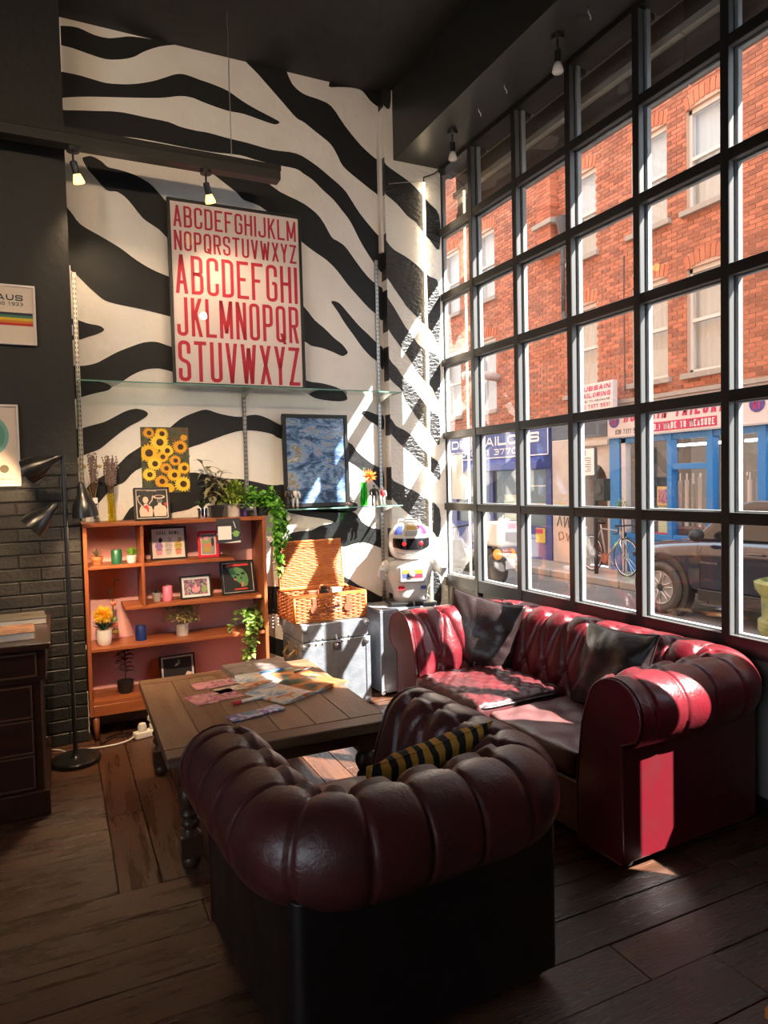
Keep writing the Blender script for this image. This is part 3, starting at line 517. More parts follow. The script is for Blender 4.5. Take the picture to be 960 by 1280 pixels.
    mb = MB(); mb.v = [tuple(v) for v in vs.reshape(-1, 3).tolist()]
    mb.f = [(i*nt+j, i*nt+j+1, (i+1)*nt+j+1, (i+1)*nt+j) for i in range(ns-1) for j in range(nt-1)]; mb.mi = [0]*len(mb.f)
    roll = mb.build('rolled_back_and_arms', mat, root, smooth=True)
    bt = MB().ball((0, 0, 0), (.011, .011, .007), 8, 5).build('button', mat, root, smooth=True); first = True
    for s, t, j, i in btn:
        (px, py), (nx, ny) = path(s); q = int(round(t/T[-1]*(nt-1))); d = disp[np.searchsorted(ss, s) if s < S else -1, q]+.004
        n_, z_ = pn[q]+nn[q]*d, pz[q]+nz[q]*d
        nv = Vector((nx*nn[q], ny*nn[q], nz[q])); b = bt if first else bt.copy()
        if not first: COL.objects.link(b); b.parent = root
        first = False
        b.location = (px+nx*n_, py+ny*n_, z_); b.rotation_euler = nv.to_track_quat('Z', 'Y').to_euler()
    # plain outside panels: left, back, right as one U
    t = .20; zt = cz-r*.55
    def U(z0, z1, o=0.0, rc=.035):
        out = []
        for (cx, cy, a0) in ((-hw-o+rc, -hd-o+rc, PI), (hw+o-rc, -hd-o+rc, 1.5*PI)):
            for q in range(6): a = a0+q/5*PI/2; out.append((cx+rc*math.cos(a), cy+rc*math.sin(a)))
        return [(-hw-o, hd)] + out + [(hw+o, hd), (hw-t, hd), (hw-t, -hd+t), (-hw+t, -hd+t), (-hw+t, hd)]
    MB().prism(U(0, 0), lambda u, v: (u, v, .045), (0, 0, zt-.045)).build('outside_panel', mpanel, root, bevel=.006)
    # scroll fronts of the two arms with welting
    for sx in (-1, 1):
        poly = [(n_, z_) for n_, z_ in zip(pn[::3], pz[::3])]
        poly = [p for p in poly if p[1] > cz-r*.9 or p[0] < -.1]
        face = [(-.235, .27)] + [(cn+(p[0]-cn)*.97, cz+(p[1]-cz)*.97) for p in poly if p[1] > cz-r*.75 and p[1] > .42] + [(0.0, cz-r*.8), (0.0, .045), (-.235, .045)]
        mp = lambda u, v: (sx*(hw+u), hd-.01, v)
        MB().prism(face, mp, (0, .028, 0)).build('arm_front', mpanel, root, bevel=.007)
        MB().tube([(sx*(hw+u), hd+.016, v) for u, v in face], .005, 6, closed=True).build('welting', mat, root, smooth=True)
    MB().box(-hw+.235, hw-.235, -hd+.2, hd-.02, .07, .28).build('seat_base', mpanel, root, bevel=.01)
    MB().box(-hw+.232, hw-.232, hd-.02, hd+.012, .06, .275).build('front_rail', m_brownl, root, bevel=.012)
    ft = MB().lathe([(.022, 0), (.03, .015), (.032, .03), (.02, .045), (.03, .06)], n=14)
    f0 = ft.build('foot', m_foot, root, smooth=True); f0.location = (-hw+.06, hd-.06, 0)
    for px, py in ((hw-.06, hd-.06), (hw-.06, -hd+.06), (-hw+.06, -hd+.06)): inst(f0, 'foot', root, (px, py, 0))
    return roll
def cushion_mesh(w_, d_, h, pw=4.0, crown=.03, quilt=0, seed=1, nu=60, nv=60, wr=0.004):
    """boxed seat cushion: flat-ish top with crown, welted edge; quilt = diamond tufting pitch"""
    g = np.random.default_rng(seed); mb = MB(); ph = g.uniform(0, 6.3, 8)
    u = np.linspace(-1, 1, nu); v = np.linspace(-1, 1, nv); U_, V_ = np.meshgrid(u, v, indexing='ij')
    sq = lambda a: np.sign(a)*np.abs(a)**.8
    X = sq(U_)*w_/2; Y = sq(V_)*d_/2
    k = 0.06                                     # round the plan corners
    f = 1 - k*(U_**6)*(V_**6); X = X*f; Y = Y*f
    rim = (1-np.abs(U_)**14)*(1-np.abs(V_)**14)
    top = h*.5*np.clip(rim, 0, 1)**.25 + crown*(1-U_**2)*(1-V_**2)
    if quilt:
        a = (X+Y)/quilt; b = (X-Y)/quilt
        da = np.abs(a-np.round(a)); db = np.abs(b-np.round(b)); m = np.minimum(da, db)*quilt
        top = top + (.012*(1-np.exp(-m/.018))-.008)*rim
    for i in range(5):
        top = top + wr*.5*np.sin(X*g.uniform(10, 45)+Y*g.uniform(-45, 45)+ph[i])*rim
    Z = top
    for sgn in (1, -1):
        o = len(mb.v); mb.v += [(float(x), float(y), float(z if sgn > 0 else -h*.5*r_**.25)) for x, y, z, r_ in zip(X.ravel(), Y.ravel(), Z.ravel(), np.clip(rim, 0, 1).ravel())]
        mb.f += [(o+i*nv+j, o+(i+1)*nv+j, o+(i+1)*nv+j+1, o+i*nv+j+1) for i in range(nu-1) for j in range(nv-1)]
    mb.mi = [0]*len(mb.f); return mb
def pillow_mesh(w_, d_, h, seed=1, n=46, wr=.006, pinch=.10):
    g = np.random.default_rng(seed); u = np.linspace(-1, 1, n); U_, V_ = np.meshgrid(u, u, indexing='ij'); mb = MB()
    X = U_*w_/2*(1-pinch*(1-V_**2)*np.abs(U_)**3*.8); Y = V_*d_/2*(1-pinch*(1-U_**2)*np.abs(V_)**3*.8)
    base = np.clip((1-U_**2)*(1-V_**2), 0, 1)**.48*h/2
    for sgn in (1, -1):
        w2 = np.zeros_like(U_)
        for i in range(7):
            ang = g.uniform(0, PI); fq = g.uniform(14, 40); w2 += np.sin((X*math.cos(ang)+Y*math.sin(ang))*fq+g.uniform(0, 6))*np.sin((X*math.sin(ang)-Y*math.cos(ang))*g.uniform(3, 9)+g.uniform(0, 6))
        th = np.arctan2(V_, U_); w2 += .5*np.sin(th*13+g.uniform(0, 6)+2*np.sin(th*3))*np.hypot(U_, V_)**2
        Z = sgn*(base + wr*w2*np.clip(base/(h/2), 0, 1)**.6)
        o = len(mb.v); mb.v += [tuple(map(float, p)) for p in zip(X.ravel(), Y.ravel(), Z.ravel())]
        mb.f += [(o+i*n+j, o+(i+1)*n+j, o+(i+1)*n+j+1, o+i*n+j+1) for i in range(n-1) for j in range(n-1)]
    mb.mi = [0]*len(mb.f); return mb

# sofa along the window -------------------------------------------
SOFA_ROT = PI/2 + math.radians(2.4)
sofa = thing('chesterfield_sofa', 'two-seater red oxblood leather chesterfield sofa in front of the grid window', 'sofa', (-0.478, -1.925, 0), SOFA_ROT)
chesterfield(sofa, 1.73, 0.79, 0.745, m_sofa, m_panel)
c = cushion_mesh(.615, .58, .13, quilt=.088, crown=.02, seed=3).build('seat_cushion', m_seatl, sofa, smooth=True, loc=(.322, .16, .352)); c['label'] = 'quilted seat cushion with a welted edge'
pts = [(math.copysign(abs(math.cos(a))**.25, math.cos(a))*.304+.322, math.copysign(abs(math.sin(a))**.25, math.sin(a))*.286+.16, .39) for a in np.linspace(0, 2*PI, 60, endpoint=False)]
MB().tube(pts, .007, 6, closed=True).build('cushion_welting', m_blackl, sofa, smooth=True)
cushion_mesh(.62, .56, .11, crown=.004, seed=5, wr=.003).build('seat_cushion', m_seatg, sofa, smooth=True, loc=(-.318, .14, .335))
# armchair ---------------------------------------------------------
CH_ROT = math.radians(4)
chair = thing('chesterfield_armchair', 'brown oxblood chesterfield armchair seen from behind, facing the coffee table', 'armchair', (-1.850, -2.778, 0), CH_ROT)
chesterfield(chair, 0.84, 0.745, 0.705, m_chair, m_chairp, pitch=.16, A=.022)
cushion_mesh(.40, .56, .14, crown=.03, seed=8).build('seat_cushion', m_chair, chair, smooth=True, loc=(0, .12, .345))
# cushions ---------------------------------------------------------
def pillow(name, label, mat, size, loc, rotm, seed, h=.17, **k):
    t = thing(name, label, 'cushion', loc); t.rotation_euler = rotm
    o = pillow_mesh(size[0], size[1], h, seed, **k).build('cover', mat, t, smooth=True)
    n = 40; ring = []
    for a, b in [(x, -1) for x in np.linspace(-1, 1, 12)]+[(1, x) for x in np.linspace(-1, 1, 12)]+[(-x, 1) for x in np.linspace(-1, 1, 12)]+[(-1, -x) for x in np.linspace(-1, 1, 12)]:
        ring.append((a*size[0]/2*(1-.10*(1-b*b)*.8), b*size[1]/2*(1-.10*(1-a*a)*.8), 0))
    MB().tube(ring[::1], .003, 5).build('seam', mat, t, smooth=True)
    return t
def basis(xa, ya):
    x = Vector(xa).normalized(); y = Vector(ya); y = (y - x*y.dot(x)).normalized(); z = x.cross(y)
    return Matrix((x, y, z)).transposed().to_euler()
p1 = pillow('leather_cushion', 'black creased leather cushion with a sequin patch, tilted on one corner', m_blackl, (.46, .46), (-.47, -1.27, .585), basis((.60, -.78, -.20), (.12, .16, .95)), 11, h=.17, wr=.008)
sq = MB()
for i in range(5):
    for j in range(6):
        if (i*j) % 5 != 4: sq.ball((.03+i*.017, -.215+j*.014, .050+.004*j-.003*i), (.0055, .0055, .004), 6, 4)
o = sq.build('sequin_patch', m_chrome, p1, smooth=True)
pillow('leather_cushion.001', 'black creased leather cushion resting squarely against the sofa back near its end', m_blackl, (.47, .42), (-.34, -2.22, .575), basis((-.02, -1, .04), (.35, 0, .95)), 12, h=.16, wr=.007)
def TIGER():
    m = bpy.data.materials.new('tiger_print_cotton'); m.use_nodes = True; N = m.node_tree.nodes; L = m.node_tree.links; b = N['Principled BSDF']
    tc = N.new('ShaderNodeTexCoord'); wv = N.new('ShaderNodeTexWave'); wv.inputs['Scale'].default_value = 6.3; wv.inputs['Distortion'].default_value = 3.2; wv.inputs['Detail'].default_value = 2; wv.inputs['Detail Scale'].default_value = 1.3
    rp = N.new('ShaderNodeValToRGB'); e = rp.color_ramp.elements; e[0].position = .46; e[0].color = (.012, .011, .010, 1); e[1].position = .52; e[1].color = (.55, .27, .035, 1)
    L.new(tc.outputs['Object'], wv.inputs['Vector']); L.new(wv.outputs['Fac'], rp.inputs[0]); L.new(rp.outputs[0], b.inputs['Base Color']); b.inputs['Roughness'].default_value = .85; return m
m_tiger = TIGER()
pillow('tiger_cushion', 'orange and black tiger-stripe cushion inside the armchair', m_tiger, (.46, .42), (-1.70, -2.80, .53), basis((.97, .08, .10), (.0, -.50, .8)), 14, h=.13, wr=.004)
# ---------------------------------------------------------------- coffee table
m_oak = MAT('worn_oak', (0.12, 0.062, 0.034), 0.42, bump=.25, bscale=14, stretch=(14, 1.2, 14), rnd=.14, col2=(0.24, 0.145, 0.085), vscale=2, rvar=.1, bdist=.01)
m_oakx = MAT('worn_oak_crosswise', (0.105, 0.055, 0.03), 0.42, bump=.25, bscale=14, stretch=(1.2, 14, 14), rnd=.14, col2=(0.22, 0.13, 0.075), vscale=2, rvar=.1, bdist=.01)
m_oakd = MAT('dark_turned_oak', (0.055, 0.026, 0.014), 0.38, bump=.1, bscale=30, col2=(0.08, 0.04, 0.022))
TB = math.radians(-1.0)
TX0, TX1, TY0, TY1, TH = -2.365, -1.425, -2.05, -0.86, 0.475
tab = thing('coffee_table', 'worn oak coffee table with turned legs and a plank top before the armchair', 'table', ((TX0+TX1)/2, (TY0+TY1)/2, 0), TB)
hw, hd = (TX1-TX0)/2, (TY1-TY0)/2
n = 6; pw = 2*hw/n
for i in range(n):
    x0 = -hw+i*pw
    MB().box(x0+.0012, x0+pw-.0012, -hd+.10, hd-.10, TH-.045, TH+random.uniform(-.001, .001)).build('plank', m_oak, tab, bevel=.002, bseg=1)
for sy in (-1, 1):
    y0 = sy*hd; MB().box(-hw, hw, min(y0, y0-sy*.0985), max(y0, y0-sy*.0985), TH-.045, TH).build('breadboard_end', m_oakx, tab, bevel=.007)
for sy in (-1, 1): MB().box(-hw+.11, hw-.11, sy*(hd-.10)-.012, sy*(hd-.10)+.012, TH-.125, TH-.045).build('apron', m_oakd, tab, bevel=.003)
for sx in (-1, 1): MB().box(sx*(hw-.09)-.012, sx*(hw-.09)+.012, -hd+.12, hd-.12, TH-.125, TH-.045).build('apron', m_oakd, tab, bevel=.003)
lp = [(.03, .0), (.036, .01), (.036, .045), (.03, .055)]
lg = MB().lathe([(.030, 0), (.038, .012), (.038, .03), (.030, .042)], n=16)
lg.box(-.042, .042, -.042, .042, .042, .125)
lg.lathe([(.042, .125), (.032, .135), (.026, .148), (.036, .16), (.040, .172), (.036, .184), (.026, .192), (.036, .20), (.041, .212), (.036, .224), (.027, .232), (.033, .24), (.046, .27), (.044, .295), (.034, .318), (.028, .325), (.042, .335)], n=16)
lg.box(-.048, .048, -.048, .048, .335, TH-.045)
l0 = lg.build('leg', m_oakd, tab, smooth=True, auto=.7); l0.location = (-hw+.09, -hd+.10, 0)
for sx, sy in ((1, -1), (1, 1), (-1, 1)): inst(l0, 'leg', tab, (sx*(hw-.09), sy*(hd-.10), 0))

# things lying on the table ---------------------------------------
def PATCH(name, cols, scale=8, seed=0.0, rough=.35, detail=3, dist=1.5):
    """blotchy printed picture: noise through a stepped colour ramp"""
    m = bpy.data.materials.new(name); m.use_nodes = True; N = m.node_tree.nodes; L = m.node_tree.links; b = N['Principled BSDF']
    tc = N.new('ShaderNodeTexCoord'); mp = N.new('ShaderNodeMapping'); mp.inputs['Location'].default_value = (seed, seed*1.7, seed*.3)
    nz = N.new('ShaderNodeTexNoise'); nz.inputs['Scale'].default_value = scale; nz.inputs['Detail'].default_value = detail; nz.inputs['Distortion'].default_value = dist
    rp = N.new('ShaderNodeValToRGB'); e = rp.color_ramp.elements
    ps = np.linspace(.30, .70, len(cols)); e[0].position = ps[0]; e[0].color = (*cols[0], 1); e[1].position = ps[-1]; e[1].color = (*cols[-1], 1)
    for p, c in list(zip(ps, cols))[1:-1]: q = e.new(float(p)); q.color = (*c, 1)
    L.new(tc.outputs['Object'], mp.inputs['Vector']); L.new(mp.outputs[0], nz.inputs['Vector']); L.new(nz.outputs['Fac'], rp.inputs[0]); L.new(rp.outputs[0], b.inputs['Base Color'])
    b.inputs['Roughness'].default_value = rough; return m
m_mag1 = PATCH('grey_landscape_cover', [(.06, .06, .06), (.14, .12, .12), (.22, .18, .17), (.12, .08, .07), (.25, .25, .27)], 7, 1)
m_mag2 = PATCH('orange_forest_page', [(.02, .03, .02), (.09, .10, .07), (.45, .13, .03), (.55, .28, .10), (.25, .38, .55)], 6, 2)
m_mag3 = PATCH('blue_and_orange_page', [(.05, .05, .05), (.20, .30, .45), (.55, .50, .42), (.5, .16, .05), (.14, .10, .07)], 8, 5)
m_card = PATCH('pink_photo_print', [(.45, .30, .28), (.10, .05, .07), (.42, .10, .22), (.55, .35, .30), (.06, .05, .06)], 14, 3)
m_card2 = PATCH('photo_strip_print', [(.55, .40, .30), (.20, .15, .13), (.55, .50, .45), (.12, .10, .10)], 22, 6)
m_holo = PATCH('iridescent_packet', [(.10, .20, .55), (.55, .60, .62), (.30, .08, .45), (.12, .45, .5), (.6, .25, .15)], 12, 8, rough=.15)
ZT = TH+.0015
def slab(name, label, cat, c, size, rz, mcover, mpage, group=None, z=ZT):
    t = thing(name, label, cat, (c[0], c[1], z), rz, group); a, b, h = size[0]/2, size[1]/2, size[2]
    box('pages', mpage, t, -a+.003, a-.003, -b+.003, b-.003, .001, h-.001)
    box('cover', mcover, t, -a, a, -b, b, h-.0015, h, bevel=.0005, bseg=1); box('back_cover', mcover, t, -a, a, -b, b, 0, .0015); box('spine', mcover, t, -a-.001, -a+.002, -b, b, 0, h)
    return t
m_page = MAT('paper_edges', (.62, .58, .52), .8, bump=.3, bscale=220, stretch=(.05, .05, 4))
slab('art_book', 'grey hardcover book lying shut at the far edge of the coffee table', 'book', (-1.745, -.985), (.33, .24, .028), math.radians(4), m_mag1, m_page)
def open_mag(name, label, c, rz, w_, d_, m1, m2, lift=.012):
    t = thing(name, label, 'magazine', (c[0], c[1], ZT), rz)
    for sx, mt in ((-1, m1), (1, m2)):
        us = np.linspace(0, 1, 12); prof = [(sx*u*w_, .003+lift*math.sin(min(u*2.2, 1)*PI/2)*(1-u)**.8*1.3 + .004*u) for u in us]
        mb = MB(); pts = prof+[(x, .0005) for x, z in reversed(prof)]
        MB().prism(pts, lambda u, v: (u, -d_/2, v), (0, d_, 0)).build('page', mt, t, smooth=True, auto=.5)
    return t
open_mag('open_magazine', 'open magazine with a blue and orange spread beside the grey book', (-1.70, -1.155), math.radians(8), .20, .19, m_mag3, m_mag2)
open_mag('open_magazine.001', 'open magazine with an orange woodland picture, nearest the sofa on the table', (-1.655, -1.42), math.radians(27), .225, .28, m_mag3, m_mag2, .02)
for i, (cx, cy, w_, d_, rz, lb, mt) in enumerate(((-2.00, -1.15, .23, .085, 6, 'pink photo print on the table, the one farthest from the armchair', m_card), (-1.93, -1.27, .20, .06, 12, 'narrow cream photo strip on the table beside the open magazine', m_card2),
                                   (-2.05, -1.38, .24, .115, 13, 'large pink photo print on the table between the photo strip and the armchair', m_card))):
    t = tag(box('photo_print' if i < 2 else 'photo_print', mt, None, -w_/2, w_/2, -d_/2, d_, 0, .0012), lb, 'print', 'photo prints on the coffee table'); t.location = (cx, cy, ZT); t.rotation_euler.z = math.radians(rz)
t = tag(box('sweet_packet', m_holo, None, -.13, .13, -.038, .038, 0, .008, bevel=.003), 'shiny blue foil packet on the table next to the armchair back', 'packet'); t.location = (-1.94, -1.70, ZT); t.rotation_euler.z = math.radians(13)
pen = thing('felt_pen', 'white felt pen with a red cap on the coffee table', 'pen', (-1.92, -1.505, ZT+.008), math.radians(14))
MB().tube([(-.05, 0, 0), (.085, 0, 0)], .008, 10).build('barrel', m_white, pen, smooth=True, auto=.6)
MB().tube([(-.09, 0, 0), (-.085, 0, 0), (-.045, 0, 0)], [.005, .009, .009], 10).build('cap', MAT('red_plastic', (.6, .02, .04), .3), pen, smooth=True, auto=.6)
t = tag(MB().tube([(-.07, 0, 0), (.07, 0, 0)], .0055, 8).build('ballpoint_pen', MAT('blue_plastic', (.05, .15, .4), .3), smooth=True), 'slim blue ballpoint lying on the open magazine near the grey book', 'pen'); t.location = (-1.70, -1.12, ZT+.024); t.rotation_euler.z = .15
t = tag(MB().tube([(-.06, 0, 0), (.055, 0, 0), (.07, 0, 0)], [.006, .006, .002], 8).build('marker_pen', m_black, smooth=True), 'thin black marker lying at the magazine edge near the table corner', 'pen'); t.location = (-1.545, -1.19, ZT+.025); t.rotation_euler.z = .35

# ---------------------------------------------------------------- metal trunk, wicker hamper
m_alu = MAT('galvanised_sheet', (0.40, 0.44, 0.50), 0.40, metal=.75, bump=.08, bscale=60, col2=(0.55, 0.59, 0.66), vscale=16)
m_rivet = MAT('old_brass', (0.42, 0.30, 0.17), .4, metal=.8)
tr = thing('metal_trunk', 'silver riveted metal trunk standing on end under the wicker hamper', 'trunk', (-1.075, -.255, 0), math.radians(1.5))
a, b, h = .235, .20, .585
box('body', m_alu, tr, -a, a, -b, b, 0, .465, bevel=.006)
box('lid', m_alu, tr, -a-.003, a+.003, -b-.003, b+.003, .470, h, bevel=.008)
for sx in (-1, 1):
    box('corner_edge', m_alu, tr, sx*a-.016, sx*a+.016, -b-.006, -b+.016, .01, .46, bevel=.003)
    for z in (.03, .44, .56): MB().ball((sx*(a-.012), -b-.004, z), .024, 10, 6).build('corner_cap', m_alu, tr, smooth=True)
rv = MB().ball((0, 0, 0), .0055, 6, 4).build('rivet', m_rivet, tr, smooth=True); f = True
for x in np.linspace(-a+.05, a-.05, 9):
    for z in (.485, .452):
        if f: rv.location = (x, -b-.005, z); f = False
        else: inst(rv, 'rivet', tr, (x, -b-.005, z))
box('lock_plate', m_steel, tr, -.03, .03, -b-.012, -b, .405, .455, bevel=.003); MB().ball((0, -b-.014, .43), .014, 10, 6).build('lock_knob', m_chrome, tr, smooth=True)
MB().tube([(0, -b-.006, .47), (0, -b-.02, .475), (0, -b-.006, .50)], .007, 6).build('hasp', m_steel, tr)
MB().tube([(-a-.01, -.07, .40), (-a-.045, -.06, .36), (-a-.05, 0, .345), (-a-.045, .06, .36), (-a-.01, .07, .40)], .011, 8).build('side_handle', m_rivet, tr, smooth=True)
for y in (-.08, .08): box('handle_plate', m_rivet, tr, -a-.012, -a, y-.025, y+.025, .37, .43, bevel=.004)
m_wick = MAT('orange_wicker', (0.42, 0.115, 0.028), .5, rnd=.16, col2=(0.52, 0.18, 0.05), vscale=30)
m_wickd = MAT('dark_wicker', (0.22, 0.065, 0.02), .6, col2=(.3, .1, .03), vscale=40)
hm = thing('wicker_hamper', 'orange wicker picnic hamper standing open on the metal trunk', 'hamper', (-1.085, -.24, .588), math.radians(1))
def weave(p0, ux, uz, L_, Hh, ny, nzr, rad=.0055, wav=.004):
    """rows of canes woven over uprights on the panel p0 + u*ux + v*uz"""
    mb = MB(); ux = Vector(ux); uz = Vector(uz); nrm = ux.cross(uz); p0 = Vector(p0)
    for r in range(nzr):
        v = (r+.5)*Hh/nzr; pts = []
        for k in range(2*ny+1):
            u = k/(2*ny)*L_; pts.append(p0+ux*u+uz*v+nrm*(wav*(1 if (k+2*(r % 2)) % 4 == 1 else -1 if (k+2*(r % 2)) % 4 == 3 else 0)))
        mb.tube(pts, rad, 5)
    return mb
hwx, hdy, hh = .255, .17, .175
for nm, p0, ux, L_ in (('front', (-hwx, -hdy, 0), (1, 0, 0), 2*hwx), ('back', (hwx, hdy, 0), (-1, 0, 0), 2*hwx), ('side', (-hwx, hdy, 0), (0, -1, 0), 2*hdy), ('side', (hwx, -hdy, 0), (0, 1, 0), 2*hdy)):
    o = weave(p0, ux, (0, 0, 1), L_, hh, 14 if L_ > .4 else 9, 15).build('woven_'+nm, m_wick, hm, smooth=True); o['kind'] = 'stuff'
box('lining', m_wickd, hm, -hwx+.006, hwx-.006, -hdy+.006, hdy-.006, 0, .02)
for q in range(4):
    x0, y0 = ((-1, -1), (1, -1), (1, 1), (-1, 1))[q]; MB().tube([(x0*hwx, y0*hdy, 0), (x0*hwx, y0*hdy, hh)], .009, 7).build('corner_cane', m_wick, hm, smooth=True)
rim = [(x0*hwx, y0*hdy, hh) for x0, y0 in ((-1, -1), (1, -1), (1, 1), (-1, 1))]
MB().tube(rim, .012, 8, closed=True).build('rim', m_wick, hm, smooth=True)
lid = MB(); th = math.radians(82); ux = Vector((1, 0, 0)); uz = Vector((0, math.cos(th), math.sin(th)))
lw_ = 2*hwx-.03
lb = weave((-lw_/2, hdy+.005, hh+.01), (1, 0, 0), tuple(uz), lw_, .325, 16, 26, .0062).build('lid', m_wick, hm, smooth=True); lb['kind'] = 'stuff'
cr = [Vector((x, hdy+.005, hh+.01))+uz*v for x, v in ((-lw_/2, 0), (lw_/2, 0), (lw_/2, .325), (-lw_/2, .325))]
MB().tube(cr, .010, 8, closed=True).build('lid_rim', m_wick, hm, smooth=True)
m_strap = MAT('tan_leather_strap', (.30, .085, .045), .5)
for x in (-.12, .12):
    box('strap', m_strap, hm, x-.014, x+.014, -hdy-.012, -hdy-.006, .03, .16, bevel=.002)
    MB().lathe([(.03, 0), (.03, .006)], c=(x, -hdy-.013, .085), n=16, M=Matrix.Rotation(PI/2, 3, 'X')).build('strap_disc', m_strap, hm)
MB().tube([(-.05, -hdy-.01, .12), (-.04, -hdy-.045, .10), (.04, -hdy-.045, .10), (.05, -hdy-.01, .12)], .009, 7).build('handle', m_strap, hm, smooth=True)

# ---------------------------------------------------------------- flight case and toy robot
fc = thing('flight_case', 'tall silver-edged case beneath the toy robot, beside the sofa arm', 'case', (-.485, -.215, 0))
box('shell', m_alu, fc, -.215, .215, -.16, .16, .02, .60, bevel=.008)
for sx in (-1, 1):
    for sy in (-1, 1): box('corner_edge', m_alu, fc, sx*.215-.012, sx*.215+.012, sy*.16-.012, sy*.16+.012, .02, .60, bevel=.004); MB().ball((sx*.205, sy*.15, .03), .026, 10, 6).build('corner_cap', m_chrome, fc, smooth=True)
box('lid_edge', m_alu, fc, -.222, .222, -.167, .167, .585, .612, bevel=.006)
m_rob = MAT('glossy_white_plastic', (.80, .76, .72), .22, coat=.5)
m_robg = MAT('grey_plastic', (.40, .39, .40), .35)
m_visor = MAT('smoked_visor', (.012, .012, .014), .1)
rb = thing('toy_robot', 'white toy robot with a black visor and red eyes, standing on the silver case', 'robot', (-.395, -.235, .612), math.radians(-16))
box('base_tray', m_black, rb, -.17, .17, -.14, .12, 0, .028, bevel=.008)
MB().box(-.005, .005, -.142, .0, .0, .030).build('base_divider', m_robg, rb)
tors = []
for i, (z, rx, ry) in enumerate(((.028, .125, .10), (.07, .125, .10), (.12, .135, .105), (.18, .155, .115), (.24, .168, .118), (.29, .165, .112), (.315, .14, .10), (.325, .09, .08))):
    tors.append((z, rx, ry))
mb = MB(); n = 28
for z, rx, ry in tors:
    for k in range(n):
        a_ = 2*PI*k/n; c_, s_ = math.cos(a_), math.sin(a_); mb.v.append((rx*math.copysign(abs(c_)**.75, c_), ry*math.copysign(abs(s_)**.75, s_), z))
mb.f = [(i*n+k, i*n+(k+1) % n, (i+1)*n+(k+1) % n, (i+1)*n+k) for i in range(len(tors)-1) for k in range(n)] + [tuple(range(n))[::-1], tuple(range((len(tors)-1)*n, len(tors)*n))]; mb.mi = [0]*len(mb.f)
mb.build('torso', m_rob, rb, smooth=True)
MB().box(-.10, .10, -.135, -.09, .17, .285).build('chest_plate', m_rob, rb, bevel=.014, smooth=True)
for nm, cc, x0, x1, z0, z1 in (('panel_orange', (.7, .33, .06), -.075, -.03, .235, .262), ('panel_yellow', (.75, .62, .05), .0, .07, .235, .262), ('panel_blue', (.10, .14, .42), -.075, -.03, .205, .233), ('panel_red', (.65, .05, .09), .0, .07, .205, .233)):
    box('chest_'+nm, MAT('robot_'+nm, cc, .3), rb, x0, x1, -.1375, -.134, z0, z1)
MB().lathe([(.024, 0), (.024, .008), (.018, .012)], c=(-.012, -.136, .233), n=16, M=Matrix.Rotation(PI/2, 3, 'X')).build('chest_dial', m_robg, rb, smooth=True, auto=.6)
box('sticker', MAT('robot_red_label', (.62, .03, .05), .4), rb, -.105, -.06, -.1085, -.10, .115, .145); box('sticker', MAT('robot_blue_label', (.07, .10, .3), .4), rb, .06, .10, -.1085, -.10, .118, .142)
hd_ = MB().lathe([(.07, .325), (.10, .335), (.125, .355), (.142, .39), (.150, .43), (.152, .47), (.146, .51), (.128, .55), (.098, .58), (.055, .597), (.0001, .602)], n=28)
hd_.build('head', m_rob, rb, smooth=True)
vz = MB(); m_ = 18
for j, z in enumerate((.425, .445, .475, .488)):
    for k in range(m_):
        a_ = -PI/2 + (k/(m_-1)-.5)*2.05; r_ = .1545+.002*(j in (1, 2)); dz = -.02*math.cos((k/(m_-1)-.5)*PI) if j < 2 else 0
        vz.v.append((r_*math.cos(a_), r_*math.sin(a_), z+dz))
vz.f = [(j*m_+k, j*m_+k+1, (j+1)*m_+k+1, (j+1)*m_+k) for j in range(3) for k in range(m_-1)]; vz.mi = [0]*len(vz.f)
vz.build('visor', m_visor, rb, smooth=True)
for x in (-.062, .058):
    y_ = -math.sqrt(.158**2-x*x); MB().ball((x, y_, .45), (.017, .008, .017), 10, 6).build('eye', MAT('red_eye', (.7, .02, .03), .25, emit=(1, .05, .05), estr=.4), rb, smooth=True)
MB().tube([(.152*math.cos(a_)*(.96), .152*math.sin(a_)*.96, .385-.018*math.cos((k/14-.5)*PI)) for k, a_ in enumerate(np.linspace(-PI/2-.85, -PI/2+.85, 15))], .003, 5).build('mouth', m_robg, rb, smooth=True)
def crownpatch(name, mt, a0, a1, z0=.515, z1=.575):
    v = MB(); q = 7
    for zz in np.linspace(z0, z1, 5):
        rr = np.interp(zz, [.51, .55, .58, .597], [.146, .128, .098, .055])+.0025
        for a_ in np.linspace(a0, a1, q): v.v.append((rr*math.cos(a_), rr*math.sin(a_), zz))
    v.f = [(j*q+k, j*q+k+1, (j+1)*q+k+1, (j+1)*q+k) for j in range(4) for k in range(q-1)]; v.mi = [0]*len(v.f); v.build(name, mt, rb, smooth=True)
crownpatch('blue_crown_panel', MAT('robot_blue', (.08, .12, .45), .3), -PI/2-1.0, -PI/2-.55)
crownpatch('gold_crown_panel', MAT('robot_gold', (.55, .33, .08), .3), -PI/2-.33, -PI/2+.28, .548, .585)
crownpatch('red_crown_panel', MAT('robot_red', (.75, .03, .10), .3), -PI/2+.42, -PI/2+.95)
crownpatch('grille_panel', m_robg, -PI/2-.4, -PI/2+.33, .505, .54)
MB().tube([(-.09, -.02, .575), (-.075, -.02, .615), (.075, -.02, .615), (.09, -.02, .575)], .007, 7).build('carry_handle', m_rob, rb, smooth=True)
